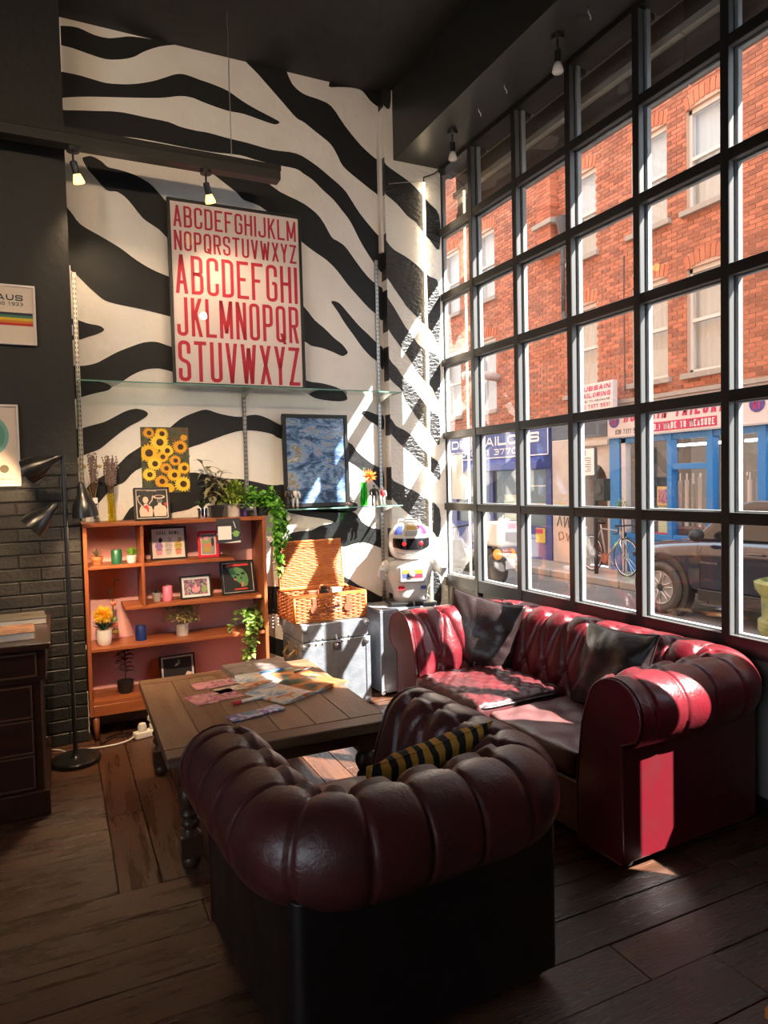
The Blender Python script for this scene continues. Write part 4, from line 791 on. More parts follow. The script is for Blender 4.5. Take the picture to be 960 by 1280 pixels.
for sx in (-1, 1):
    MB().ball((sx*.175, 0, .275), (.035, .05, .05), 12, 8).build('shoulder', m_rob, rb, smooth=True)
    MB().tube([(sx*.19, -.01, .27), (sx*.215, -.06, .24), (sx*.225, -.11, .225)], [.032, .028, .026], 10).build('arm', m_rob, rb, smooth=True)
    box('hand', m_robg, rb, sx*.225-.02, sx*.225+.02, -.15, -.10, .20, .27, bevel=.006)

# ---------------------------------------------------------------- strip light in the window corner
led = thing('tube_light', 'slim vertical tube light glowing in the corner beside the window', 'light', (-.135, -.101, .345))
MB().tube([(0, 0, 0), (0, 0, 3.39)], .0085, 10).build('tube', m_led, led, smooth=True)
for z in (.02, 3.37): MB().tube([(0, .0, z), (0, .012, z)], .012, 8).build('clip', m_steel, led)
MB().tube([(0, .0, 3.39), (0, 0, 3.43), (.09, -.004, 3.47), (.125, .0, 3.50)], .005, 6).build('cable', m_black, led, smooth=True)
MB().tube([(0, .003, 3.405), (-.29, .006, 3.34)], .003, 5).build('bracket_wire', m_steel, led)

# ---------------------------------------------------------------- suspended lighting beam and its spots
bm_ = thing('lighting_beam', 'black suspended lighting beam in front of the zebra wall', 'light fitting', (-2.4, -.45, 3.40))
box('channel', m_soffit, bm_, -1.4, 1.03, -.045, .045, 0, .085, bevel=.004)
box('channel_lip', m_black, bm_, -1.4, 1.032, -.049, -.040, .055, .088)
for x in (-.95, .735): MB().tube([(x, 0, .085), (x, 0, ZC-3.40)], .003, 6).build('hanger_rod', m_steel, bm_)
def spot(name, label, loc, aim, lit, group):
    t = thing(name, label, 'spotlight', loc, 0, group)
    MB().lathe([(.034, -.022), (.036, 0), (.03, .0)], n=16).build('mount', m_blackmetal, t, smooth=True, auto=.6)
    d = Vector(aim).normalized(); q = d.to_track_quat('Z', 'Y').to_matrix(); p = Vector((0, 0, -.075))
    MB().tube([(0, 0, -.02), p], .006, 8).build('stem', m_blackmetal, t, smooth=True)
    MB().lathe([(.012, -.035), (.019, -.03), (.019, .03), (.022, .034)], c=p+d*.03, n=16, M=q).build('holder', m_blackmetal, t, smooth=True, auto=.6)
    MB().lathe([(.018, .0), (.027, .028), (.031, .045), (.028, .052), (.0001, .055)], c=p+d*.062, n=16, M=q).build('bulb', m_bulb if lit else m_bulboff, t, smooth=True)
    if lit:
        ld = bpy.data.lights.new('spot_light', 'SPOT'); ld.energy = lit; ld.color = (1, .72, .44); ld.spot_size = 2.0 if lit < 100 else .66; ld.spot_blend = .8; ld.shadow_soft_size = .04
        lo = bpy.data.objects.new('spot_light', ld); COL.objects.link(lo); lo.parent = t; lo.location = p+d*.13; lo.rotation_euler = (-d).to_track_quat('Z', 'Y').to_euler()
    return t
spot('spotlight', 'lit black spotlight on the beam above the red alphabet poster', (-1.825, -.45, 3.40), (.28, .30, -.9), 12, 'spots on the suspended beam')
spot('spotlight.001', 'lit black spotlight on the beam at the edge of the black chimney breast', (-2.555, -.45, 3.40), (.25, .25, -.9), 12, 'spots on the suspended beam')
spot('spotlight.002', 'unlit black spotlight under the soffit at the zebra wall end', (-.19, -.61, 3.868), (0, 0, -1), 0, 'spots under the soffit')
spot('spotlight.003', 'unlit black spotlight under the soffit above the fourth window column', (-.19, -1.70, 3.868), (0, 0, -1), 0, 'spots under the soffit')
for i, (yy, lb) in enumerate(((-.95, 'small hook under the soffit beside the first unlit spotlight'), (-1.23, 'small hook under the soffit between the two unlit spotlights'), (-1.95, 'small hook under the soffit past the second unlit spotlight'))):
    t = MB().tube([(0, 0, 0), (0, 0, -.03), (.015, 0, -.045), (.015, 0, -.06)], .004, 6).build('ceiling_hook', m_steel, smooth=True); t.location = (-.2, yy, 3.868); tag(t, lb, 'hook', 'hooks under the soffit')
# second beam of spots behind the viewer, unseen and added to fill the room with light
b2 = thing('lighting_beam', 'unseen black beam added to carry fill spots over the middle of the room behind the seats', 'light fitting', (-2.9, -3.3, 3.55))
box('channel', m_soffit, b2, -3.0, 2.0, -.045, .045, 0, .085, bevel=.004)
for x in (-2.4, 1.5): MB().tube([(x, 0, .085), (x, 0, ZC-3.55)], .003, 6).build('hanger_rod', m_steel, b2)
for k, (x, lb) in enumerate(((-5.0, 'over the desk end of the room'), (-3.6, 'over the gap beside the desk'), (-2.2, 'over the armchair'), (-1.15, 'over the sofa end'))):
    spot('spotlight', 'added fill spotlight on the unseen second beam '+lb, (x, -3.3, 3.55), (.1 if k < 3 else -.15, .92, -.25), 31, 'added fill spots on the second beam')
spot('spotlight', 'added fill spotlight on the unseen second beam turned down towards the bookcase', (-2.75, -3.3, 3.55), (.20, .74, -.64), 300, 'added fill spots on the second beam')  # extra spot added to brighten the bookcase interior
for lb, x, y, c_, h_ in (('small cream packet standing inside the open wicker hamper', -.98, -.25, m_page, .17), ('dark jar standing inside the open wicker hamper', -1.06, -.22, m_black, .18), ('tan card box standing inside the open wicker hamper', -1.16, -.27, m_strap, .165)):
    t = MB().lathe([(.03, 0), (.034, .01), (.034, h_-.03), (.024, h_-.02), (.024, h_)], n=14).build('jar', c_, smooth=True, auto=.7) if 'jar' in lb else MB().box(-.035, .035, -.02, .02, 0, h_).build('packet', c_, bevel=.004)
    t.location = (x, y, .612); tag(t, lb, 'jar' if 'jar' in lb else 'packet')
# ---------------------------------------------------------------- pictures
m_red = MAT('poster_red', (.52, .018, .045), .6)
m_pink = MAT('poster_pink_paper', (.74, .62, .60), .55)
m_frameb = MAT('black_frame', (.013, .012, .012), .4)
m_glz = GLASS('picture_glass', refl=.5)
def frame(name, label, cat, loc, w_, h_, fw, mf, mart, rz=0, lean=0, mat_w=0.0, m_mount=None, dep=.022, glass=True, group=None):
    """picture standing at LOC (bottom centre); local x along the picture, z up, front is -y"""
    t = thing(name, label, cat, loc, (-lean, 0, rz), group)
    a = w_/2
    MB().box(-a, a, -dep/2, dep/2, 0, fw).box(-a, a, -dep/2, dep/2, h_-fw, h_).box(-a, -a+fw, -dep/2, dep/2, fw, h_-fw).box(a-fw, a, -dep/2, dep/2, fw, h_-fw).build('frame', mf, t, bevel=.002, bseg=1)
    box('backing', m_frameb, t, -a+fw, a-fw, 0.002, dep/2, fw, h_-fw)
    if m_mount: box('mount', m_mount, t, -a+fw, a-fw, -.001, .002, fw, h_-fw)
    box('print', mart, t, -a+fw+mat_w, a-fw-mat_w, -.0018, .0, fw+mat_w, h_-fw-mat_w)
    if glass: box('glass', m_glz, t, -a+fw, a-fw, -dep/2+.003, -dep/2+.004, fw, h_-fw)
    return t
def flat(t, name, mt, polys, y=-.0022, th=.0003):
    mb = MB()
    for i, p in enumerate(polys): mb.prism(p, lambda u, v: (u, y, v), (0, -th, 0))
    return mb.build(name, mt, t)
def disc(cx, cz, rx, rz=None, n=22, a0=0): 
    rz = rz or rx; return [(cx+rx*math.cos(a0+2*PI*k/n), cz+rz*math.sin(a0+2*PI*k/n)) for k in range(n)]
# red alphabet poster on the upper glass shelf
po = frame('alphabet_poster', 'large black-framed poster of red alphabet letters on the zebra wall', 'poster', (-1.548, -.062, 2.163), .90, 1.205, .019, m_frameb, m_pink, lean=math.radians(0.6))
iw, ih, ib = .862, 1.167, .019
for txt, t0, t1, th in (('ABCDEFGHIJKLM', .02, .138, .0145), ('NOPQRSTUVWXYZ', .158, .268, .0145), ('ABCDEFGHI', .290, .505, .0225), ('JKLMNOPQR', .525, .740, .0225), ('STUVWXYZ', .765, .992, .0245)):
    z0 = ib+ih*(1-t1); hgt = ih*(t1-t0)
    lettering(MB(), txt, lambda u, v: (-iw/2+.018+u, -.0025, z0+v), iw-.036, hgt, th, gap=th*.95).build('lettering', m_red, po)
# tall geometry-school poster, cut by the picture edge
def txt(t, text, mt, x0, x1, z0, h, th, y=-.003, **k): return lettering(MB(), text, lambda u, v: (x0+u, y, z0+v), x1-x0, h, th, **k).build('lettering', mt, t)
m_ink = MAT('dark_ink', (.03, .035, .045), .7)
m_wf = MAT('white_frame', (.72, .64, .60), .45)
bh = frame('striped_poster', 'white-framed exhibition poster with five rainbow stripes on the black wall', 'poster', (-2.985, -.297, 2.322), .415, .333, .012, m_wf, m_cream)
w2 = .1955
txt(bh, 'BAUHAUS', m_ink, -.165, .145, .245, .032, .0065)
txt(bh, 'AUSSTELLUNG 1923', m_ink, -.165, .145, .217, .019, .0035)
for k, cc in enumerate(((.025, .03, .055), (.07, .20, .13), (.72, .50, .03), (.70, .22, .02), (.62, .03, .03))):
    flat(bh, 'stripe', MAT('stripe_%d' % k, cc, .7), [[(-w2, .165-k*.0145), (w2-.004, .165-k*.0145), (w2-.004, .1795-k*.0145), (-w2, .1795-k*.0145)]])
gr = frame('circle_poster', 'white-framed poster of concentric green circles on the black wall', 'poster', (-3.055, -.297, 1.528), .33, .458, .012, m_wf, m_cream)
for rr, cc in ((.125, (.22, .46, .38)), (.105, (.13, .35, .25)), (.075, (.06, .22, .12)), (.045, (.05, .13, .03))):
    flat(gr, 'circle', MAT('ring_%d' % int(rr*1000), cc, .7), [disc(-.01, .285, rr, n=40)], y=-.0022-.0004*(.13-rr)/.02)
for x, cc in ((.02, (.04, .12, .03)), (.085, (.14, .11, .06)), (-.05, (.3, .2, .08))): flat(gr, 'dot', MAT('dot_%d' % int(100+x*1000), cc, .7), [disc(x, .098, .023)])
txt(gr, 'GRUN', m_ink, .06, .115, .035, .011, .002)
# loose sunflower print
sfp = thing('sunflower_poster', 'unframed poster of yellow sunflowers pinned above the bookcase', 'poster', (-2.056, -.006, 1.467))
box('sheet', PATCH('dark_leaf_print', [(.012, .010, .006), (.03, .035, .015), (.07, .08, .04), (.12, .06, .025), (.02, .015, .008)], 14, 4, .5), sfp, -.151, .151, -.002, .002, 0, .428)
m_pet = [MAT('sunflower_petal_%d' % k, c, .6) for k, c in enumerate(((.80, .45, .015), (.70, .32, .012), (.88, .58, .04)))]
m_disk = MAT('sunflower_heart', (.10, .040, .012), .7, col2=(.03, .012, .005), vscale=60)
m_lf = MAT('printed_leaf', (.05, .08, .03), .6)
for q in range(26):
    x, z = random.uniform(-.14, .14), random.uniform(.02, .40); a_ = random.uniform(0, 6.3); L_ = .045
    flat(sfp, 'leaf', m_lf, [[(x+L_*u*math.cos(a_)-v*math.sin(a_), z+L_*u*math.sin(a_)+v*math.cos(a_)) for u, v in ((0, 0), (.4, .011), (1, 0), (.4, -.011))]], y=-.0023)
for q, (x, z, r_) in enumerate(((-.02, .385, .040), (-.10, .39, .035), (-.035, .33, .055), (-.118, .26, .058), (.095, .30, .046), (.01, .275, .040), (-.02, .235, .038), (.06, .21, .036), (-.07, .19, .044), (.115, .16, .040), (.0, .16, .036), (-.105, .12, .042),
                                (.05, .115, .042), (-.03, .075, .042), (.105, .055, .052), (.015, .03, .034), (.12, .36, .022))):
    x = max(-.105, min(.105, x)) if r_ > .045 else x
    r_ *= 1.16; pet = []; n_ = 18
    for k in range(n_*2): rr = r_*(1.0+.08*math.sin(k*2.3) if k % 2 == 0 else .74); a_ = PI*k/n_+q; pet.append((max(-.15, min(.15, x+rr*math.cos(a_))), max(.001, min(.427, z+rr*.92*math.sin(a_)))))
    flat(sfp, 'flower', m_pet[q % 3], [pet], y=-.0025-.0002*q); 
    if r_ > .04: flat(sfp, 'flower_heart', m_disk, [disc(x+.003, z, r_*.36)], y=-.0029-.0002*q)
# blue landscape picture on the lower glass shelf
def SEA():
    m = bpy.data.materials.new('blue_wave_print'); m.use_nodes = True; N = m.node_tree.nodes; L = m.node_tree.links; b = N['Principled BSDF']
    tc = N.new('ShaderNodeTexCoord'); mp = N.new('ShaderNodeMapping'); mp.inputs['Scale'].default_value = (1.0, 1, 2.0)
    nz = N.new('ShaderNodeTexNoise'); nz.inputs['Scale'].default_value = 2.1; nz.inputs['Detail'].default_value = 9; nz.inputs['Distortion'].default_value = 2.6
    wv = N.new('ShaderNodeTexNoise'); wv.inputs['Scale'].default_value = 9; wv.inputs['Detail'].default_value = 4; wv.inputs['Distortion'].default_value = 3
    ad = N.new('ShaderNodeMix'); ad.data_type = 'FLOAT'; ad.inputs[0].default_value = .35
    rp = N.new('ShaderNodeValToRGB'); e = rp.color_ramp.elements; e[0].position = .34; e[0].color = (.008, .014, .03, 1); e[1].position = .66; e[1].color = (.60, .62, .66, 1)
    for p, c in ((.43, (.04, .09, .20)), (.49, (.15, .27, .50)), (.54, (.30, .43, .62)), (.57, (.40, .35, .38)), (.60, (.22, .20, .06))): q = e.new(p); q.color = (*c, 1)
    L.new(tc.outputs['Object'], mp.inputs[0]); L.new(mp.outputs[0], nz.inputs['Vector']); L.new(mp.outputs[0], wv.inputs['Vector']); L.new(nz.outputs['Fac'], ad.inputs[2]); L.new(wv.outputs['Fac'], ad.inputs[3])
    L.new(ad.outputs[0], rp.inputs[0]); L.new(rp.outputs[0], b.inputs['Base Color']); b.inputs['Roughness'].default_value = .35; return m
frame('wave_picture', 'black-framed picture of rippling blue waves on the lower glass shelf', 'picture', (-1.033, -.075, 1.342), .487, .652, .026, m_frameb, SEA(), lean=math.radians(1.5))

# ---------------------------------------------------------------- slotted uprights and glass shelves
m_gsh = GLASS('shelf_glass', tint=(.90, .97, .94), refl=1.2); m_edge = MAT('green_glass_edge', (.25, .50, .42), .1, trans=.3)
for i, (x, z0, z1, yy, lb) in enumerate(((-2.562, 1.0, 2.84, -.012, 'slotted metal upright at the chimney breast corner'), (-1.525, 1.35, 2.14, -.012, 'slotted metal upright below the alphabet poster'), (-.50, .05, 3.15, -.012, 'tall slotted metal upright next to the window pier'))):
    u = thing('shelf_upright', lb, 'shelf upright', (x, 0, z0), 0, 'slotted shelf uprights')
    MB().box(-.013, .013, -.014, -.003, 0, z1-z0).build('channel', m_steel, u, bevel=.002, bseg=1)
    sl = MB(); z = .02
    while z < z1-z0-.03:
        for sx in (-.006, .006): sl.box(sx-.002, sx+.002, -.0146, -.0139, z, z+.016)
        z += .03
    o = sl.build('slots', m_slot, u); o.name = 'slot_row'; o['kind'] = 'stuff'
for lb, x0, x1, z, d in (('long upper glass shelf carrying the alphabet poster', -2.57, -.43, 2.148, .22), ('short lower glass shelf carrying the wave picture and figures', -1.33, -.43, 1.332, .20)):
    g = thing('glass_shelf', lb, 'shelf', ((x0+x1)/2, -.02, z)); a = (x1-x0)/2
    box('glass', m_gsh, g, -a, a, -d, 0, -.004, .004); box('front_edge', m_edge, g, -a, a, -d-.0006, -d, -.004, .004)
    box('end_edge', m_edge, g, a, a+.0008, -d, 0, -.004, .004)
    for x in ([-2.562, -1.525, -.50] if z > 2 else [-1.30, -.50]):
        MB().prism([(0, 0), (0, -.05), (-d+.02, -.008), (-d+.02, 0)], lambda u, v: (x-(x0+x1)/2-.002, u+.006, v-.0045), (.004, 0, 0)).build('bracket', m_steel, g)
ZG = 1.3365
# things on the lower glass shelf
m_fig = [MAT('figure_%s' % n_, c, .5) for n_, c in (('dark', (.03, .03, .04)), ('pale', (.68, .66, .62)), ('brown', (.12, .06, .03)), ('orange', (.6, .16, .05)), ('red', (.6, .02, .03)), ('skin', (.5, .28, .18)), ('grey', (.25, .25, .26)))]
def figure(label, loc, h, leg, body, arm, head, rz=0, boots=None, lean=0):
    t = thing('action_figure', label, 'figurine', loc, (0, lean, rz), 'figurines on the glass shelf'); k = h/.16
    q = lambda *p: tuple(c_*k for c_ in p)
    for sx in (-1, 1): MB().tube([q(sx*.016, -.004, .0), q(sx*.016, 0, .04), q(sx*.012, 0, .08)], [.008*k, .0085*k, .011*k], 8).build('leg', m_fig[leg], t, smooth=True)
    for sx in (-1, 1): MB().ball(q(sx*.016, -.008, .007), q(.009, .015, .007), 8, 5).build('boot', m_fig[leg if boots is None else boots], t, smooth=True)
    MB().tube([q(0, 0, .074), q(0, 0, .095), q(0, 0, .118), q(0, 0, .13)], [.018*k, .016*k, .022*k, .012*k], 10).build('torso', m_fig[body], t, smooth=True)
    for sx in (-1, 1): MB().tube([q(sx*.024, 0, .124), q(sx*.034, -.002, .10), q(sx*.032, -.012, .076)], [.008*k, .0075*k, .006*k], 7).build('arm', m_fig[arm], t, smooth=True)
    MB().ball(q(0, 0, .147), q(.011, .012, .014), 10, 7).build('head', m_fig[head], t, smooth=True); return t
figure('dark caped figurine on the glass shelf before the wave picture', (-1.268, -.15, ZG), .155, 0, 0, 2, 6, .3)
figure('pale armoured figurine on the glass shelf beside the dark one', (-1.222, -.14, ZG), .150, 1, 1, 1, 5, -.2, 2)
figure('grey figurine with orange boots on the glass shelf below the orange flower', (-.635, -.17, ZG), .155, 6, 0, 2, 6, 0, 3)
figure('white and red figurine on the glass shelf beside the orange flower', (-.565, -.16, ZG), .135, 1, 4, 1, 1, .1, 1)
m_clear = GLASS('clear_glass', tint=(.97, .98, .97), refl=1.4)
bo = thing('glass_bowl', 'small round glass bowl of shells on the glass shelf', 'bowl', (-.825, -.14, ZG))
MB().lathe([(.02, 0), (.034, .012), (.040, .032), (.036, .055), (.031, .064)], n=20).build('bowl', m_clear, bo, smooth=True)
for k in range(7): MB().ball((random.uniform(-.018, .018), random.uniform(-.018, .018), .012+random.uniform(0, .012)), (.011, .009, .007), 7, 5).build('shell', m_fig[1] if k % 2 else m_strap, bo, smooth=True)
m_green = GLASS('green_glass', tint=(.10, .80, .08), refl=1.2)
va = thing('green_vase', 'green glass vase with a fuzzy orange flower on the glass shelf', 'vase', (-.69, -.11, ZG))
MB().lathe([(.022, 0), (.026, .01), (.030, .06), (.025, .12), (.020, .155), (.023, .17)], n=18).build('vase', m_green, va, smooth=True)
m_stem = MAT('green_stem', (.10, .28, .04), .5); m_orf = MAT('orange_petals', (.85, .22, .015), .6)
MB().tube([(0, 0, .01), (.004, 0, .16), (.03, -.015, .205)], .003, 6).build('stem', m_stem, va, smooth=True); MB().tube([(0, 0, .05), (-.004, 0, .2), (.002, 0, .275), (.016, -.003, .27)], .003, 6).build('stem', m_stem, va, smooth=True)
pf = MB()
for k in range(130):
    d_ = Vector(rng.normal(size=3)).normalized(); c_ = Vector((.04, -.02, .215)); s_ = d_.orthogonal().normalized()*.005; pf.add([c_+d_*.008-s_, c_+d_*.008+s_, c_+d_*(.052+.006*(k % 3))], [(0, 1, 2)])
pf.build('flower', m_orf, va)['kind'] = 'stuff'
# ---------------------------------------------------------------- teak bookcase
m_teak = MAT('orange_teak', (.36, .105, .035), .38, bump=.06, bscale=25, stretch=(1, 10, 10), col2=(.26, .070, .024), vscale=2.5)
m_teakv = MAT('orange_teak_upright', (.36, .105, .035), .38, bump=.06, bscale=25, stretch=(10, 10, 1), col2=(.26, .070, .024), vscale=2.5)
m_pinkw = MAT('pink_painted_back', (.86, .47, .46), .55)
BX0, BX1 = -2.583, -1.487
bc = thing('bookcase', 'low teak bookcase with a pink back and staggered shelves below the zebra wall', 'bookcase', ((BX0+BX1)/2, -.32, 0), math.radians(0))
o_ = (BX0+BX1)/2; hwb = (BX1-BX0)/2; DB = .30
lx = lambda x: x-o_
box('side', m_teakv, bc, -hwb, -hwb+.022, 0, DB, .15, 1.292, bevel=.003); box('side', m_teakv, bc, hwb-.022, hwb, 0, DB, .15, 1.292, bevel=.003)
box('top', m_teak, bc, -hwb-.002, hwb+.002, -.002, DB, 1.277, 1.299, bevel=.003)
box('back_panel', m_pinkw, bc, -hwb+.01, hwb-.01, DB-.012, DB-.002, .17, 1.28)
box('bottom_shelf', m_teak, bc, -hwb+.022, hwb-.022, .004, DB-.012, .215, .237); box('plinth_rail', m_teak, bc, -hwb+.022, hwb-.022, .0, .022, .150, .215, bevel=.003)
SH = {1: 1.043, 2: .785, 3: .552}
box('shelf', m_teak, bc, -hwb+.022, lx(-1.70), .018, DB-.012, 1.023, SH[1], bevel=.003)
box('shelf', m_teak, bc, lx(-2.365), hwb-.022, .018, DB-.012, .765, SH[2], bevel=.003)
box('shelf', m_teak, bc, -hwb+.022, hwb-.022, .006, DB-.012, .532, SH[3], bevel=.003)
box('divider', m_teakv, bc, lx(-2.262), lx(-2.243), .012, DB-.012, SH[2], 1.277, bevel=.003)
lg = MB().lathe([(.013, 0), (.020, .15)], n=14).build('leg', m_teakv, bc, smooth=True); lg.location = (-hwb+.035, .03, 0)
for px, py in ((hwb-.035, .03), (hwb-.035, DB-.04), (-hwb+.035, DB-.04)): inst(lg, 'leg', bc, (px, py, 0))
ZTOP = 1.2995

# ---------------------------------------------------------------- plants
m_soil = MAT('dark_soil', (.03, .018, .01), .9, bump=.5, bscale=90)
def LEAF(name, c, c2): return MAT(name, c, .45, rnd=.22, col2=c2, vscale=12, sss=0)
def leaf(mb, p, d, L_, w_, up=(0, 0, 1), curl=.25, fold=.2):
    p = Vector(p); d = Vector(d).normalized(); s = d.cross(Vector(up)); s = s.normalized() if s.length > 1e-3 else d.orthogonal().normalized(); n = s.cross(d)
    row = []
    for t, k in ((0, .12), (.28, .85), (.58, 1), (.82, .6), (1, .02)):
        c = p+d*L_*t - n*(curl*L_*t*t); h = w_/2*k
        row.append((c-s*h+n*fold*h, c, c+s*h+n*fold*h))
    vs = [q for r_ in row for q in r_]
    return mb.add(vs, [(i*3+j, i*3+j+1, i*3+j+4, i*3+j+3) for i in range(4) for j in range(2)])
def pot(t, prof, mt, soil=True):
    MB().lathe(prof, n=22).build('pot', mt, t, smooth=True, auto=.8)
    r_, z = prof[-1]; 
    if soil: MB().lathe([(r_-.002, z-.010), (.0001, z-.008)], n=20).build('soil', m_soil, t, smooth=True)
def potprof(r0, r1, h, rim=.003, rimh=.01): return [(r0, 0), (r0+(r1-r0)*.5, h*.5), (r1, h-rimh), (r1+rim, h-rimh), (r1+rim, h), (r1-.003, h)]
def bushy(t, n, c, R_, size, mt, name='foliage', flat_=1.0, wr=.45):
    mb = MB()
    for k in range(n):
        d = Vector(rng.normal(size=3)); d.z = abs(d.z)*flat_-.15; d.normalize(); rr = rng.uniform(.45, 1)
        p = Vector(c)+Vector((d.x*R_[0], d.y*R_[1], d.z*R_[2]))*rr
        leaf(mb, p, d+Vector(rng.normal(size=3))*.6, size*rng.uniform(.7, 1.25), size*wr, curl=rng.uniform(-.1, .5))
    o = mb.build(name, mt, t, smooth=True); o['kind'] = 'stuff'; return o
m_terra = MAT('terracotta', (.55, .20, .075), .7, bump=.1, bscale=60); m_potw = MAT('white_ceramic', (.78, .75, .72), .25); m_potb = MAT('black_plastic_pot', (.012, .012, .013), .45); m_potg = MAT('pale_stone_pot', (.42, .36, .33), .7, col2=(.52, .46, .42), vscale=8)
m_pots = MAT('silver_mirror_pot', (.7, .66, .6), .12, metal=1)
m_g1 = LEAF('olive_leaf', (.16, .16, .08), (.24, .21, .11)); m_g2 = LEAF('lime_leaf', (.36, .46, .04), (.20, .32, .04)); m_g3 = LEAF('bright_ivy_leaf', (.16, .44, .03), (.09, .28, .03)); m_g4 = LEAF('dark_green_leaf', (.035, .085, .03), (.05, .12, .04)); m_g5 = LEAF('burgundy_leaf', (.085, .03, .028), (.05, .02, .018)); m_g6 = LEAF('pale_ivy_leaf', (.34, .48, .10), (.10, .20, .04))
m_twig = MAT('brown_twig', (.09, .05, .025), .8)
# on top of the bookcase
p = thing('potted_plant', 'spiky little plant in a mirrored silver pot on top of the bookcase', 'plant', (-1.862, -.17, ZTOP), 0, 'plants on the bookcase top')
pot(p, potprof(.027, .029, .062), m_pots); mb = MB()
for k in range(16): a_ = k*2.4; e_ = .35+.5*(k/16); leaf(mb, (0, 0, .055), (math.cos(a_)*e_, math.sin(a_)*e_, .9), .075, .013, curl=.15)
mb.build('leaves', m_g4, p, smooth=True)['kind'] = 'stuff'
p = thing('potted_plant', 'leggy olive-leaved plant in a square black pot on top of the bookcase', 'plant', (-1.772, -.17, ZTOP), 0, 'plants on the bookcase top')
mb = MB()
for z0, z1, r0, r1 in ((0, .066, .033, .043), (.066, .078, .046, .046)): mb.add([(sx*r, sy*r, z) for z, r in ((z0, r0), (z1, r1)) for sx, sy in ((-1, -1), (1, -1), (1, 1), (-1, 1))], [(0, 3, 2, 1), (4, 5, 6, 7), (0, 1, 5, 4), (1, 2, 6, 5), (2, 3, 7, 6), (3, 0, 4, 7)])
mb.build('pot', m_potb, p); box('soil', m_soil, p, -.04, .04, -.04, .04, .07, .0785)
st = MB(); lf = MB()
for (ex, ez, ey) in ((-.09, .30, 0), (-.05, .25, .03), (.0, .22, -.03), (.05, .23, .01), (.07, .17, -.02), (-.06, .16, -.03), (.02, .15, .03)):
    pts = spline([(0, 0, .07), (ex*.25, ey*.5, .07+ez*.4), (ex*.7, ey, .07+ez*.8), (ex, ey, .07+ez)], 4, False); st.tube(pts, .0028, 5)
    for i, q in enumerate(pts[3:]):
        a_ = i*2.4+ex*30; leaf(lf, q, (math.cos(a_)*.8-.1, math.sin(a_)*.5-.25, -.05+.5*math.sin(i)), .082, .030, curl=.4)
st.build('stem', m_twig, p, smooth=True); lf.build('leaves', m_g1, p, smooth=True)['kind'] = 'stuff'
p = thing('potted_plant', 'round lime-green bush in a pale stone pot on top of the bookcase', 'plant', (-1.656, -.17, ZTOP), 0, 'plants on the bookcase top')
pot(p, [(.041, 0), (.042, .04), (.043, .076), (.039, .076)], m_potg); bushy(p, 520, (0, 0, .11), (.105, .075, .125), .031, m_g2)
tag(box('purple_book', MAT('purple_card', (.10, .04, .22), .5), None, -1.603, -1.588, -.22, -.13, ZTOP, ZTOP+.075), 'thin purple booklet on edge beside the pale stone pot', 'book')
t = thing('grey_box', 'little grey box with papers on the bookcase top under the trailing ivy', 'box', (-1.545, -.12, ZTOP)); box('body', m_robg, t, -.03, .03, -.03, .03, 0, .035, bevel=.002); box('paper', m_white, t, -.035, .028, -.035, .02, .0352, .037)
p = thing('trailing_ivy', 'bright green ivy trailing over the corner of the bookcase top', 'plant', (-1.47, -.19, ZTOP), 0, 'trailing ivy plants')
pot(p, potprof(.035, .042, .07), m_potb)
def vines(p, paths, mleaf, size, step=.014, sn='vine', spread=.03):
    st = MB(); lf = MB()
    for pa in paths:
        pts = spline(pa, 6, False); st.tube(pts, .0018, 5)
        for a_, b_ in zip(pts[:-1], pts[1:]):
            a_, b_ = Vector(a_), Vector(b_); L_ = (b_-a_).length
            for k in range(max(1, int(L_/step))):
                q = a_.lerp(b_, rng.uniform(0, 1)); d = Vector(rng.normal(size=3)); d.y -= .5; d.z -= .1
                leaf(lf, q+Vector(rng.normal(size=3))*spread*.3, d, size*rng.uniform(.7, 1.3), size*.62, curl=rng.uniform(0, .5))
    st.build(sn, m_stem, p, smooth=True); lf.build('leaves', mleaf, p, smooth=True)['kind'] = 'stuff'
vines(p, [[(0, 0, .07), (-.06, -.03, .16), (-.10, -.05, .14), (-.13, -.06, .06)], [(0, 0, .07), (-.03, -.02, .14), (-.09, -.02, .17), (-.06, -.08, .10)], [(0, 0, .07), (.03, -.03, .15), (.05, -.06, .16), (.07, -.08, .12)],
          [(0, 0, .07), (.04, -.05, .12), (.06, -.11, .02), (.055, -.14, -.12), (.05, -.14, -.27)], [(0, 0, .07), (.06, -.04, .12), (.10, -.08, .02), (.10, -.10, -.10), (.075, -.12, -.22), (.06, -.13, -.36)],
          [(0, 0, .07), (.07, -.03, .11), (.125, -.05, .02), (.13, -.07, -.10), (.115, -.09, -.18)], [(0, 0, .07), (.03, -.08, .10), (.045, -.14, 0), (.05, -.15, -.10), (.05, -.15, -.2)], [(0, 0, .07), (.05, 0, .12), (.10, .02, .0), (.12, .0, -.14)]], m_g3, .043, .0034)
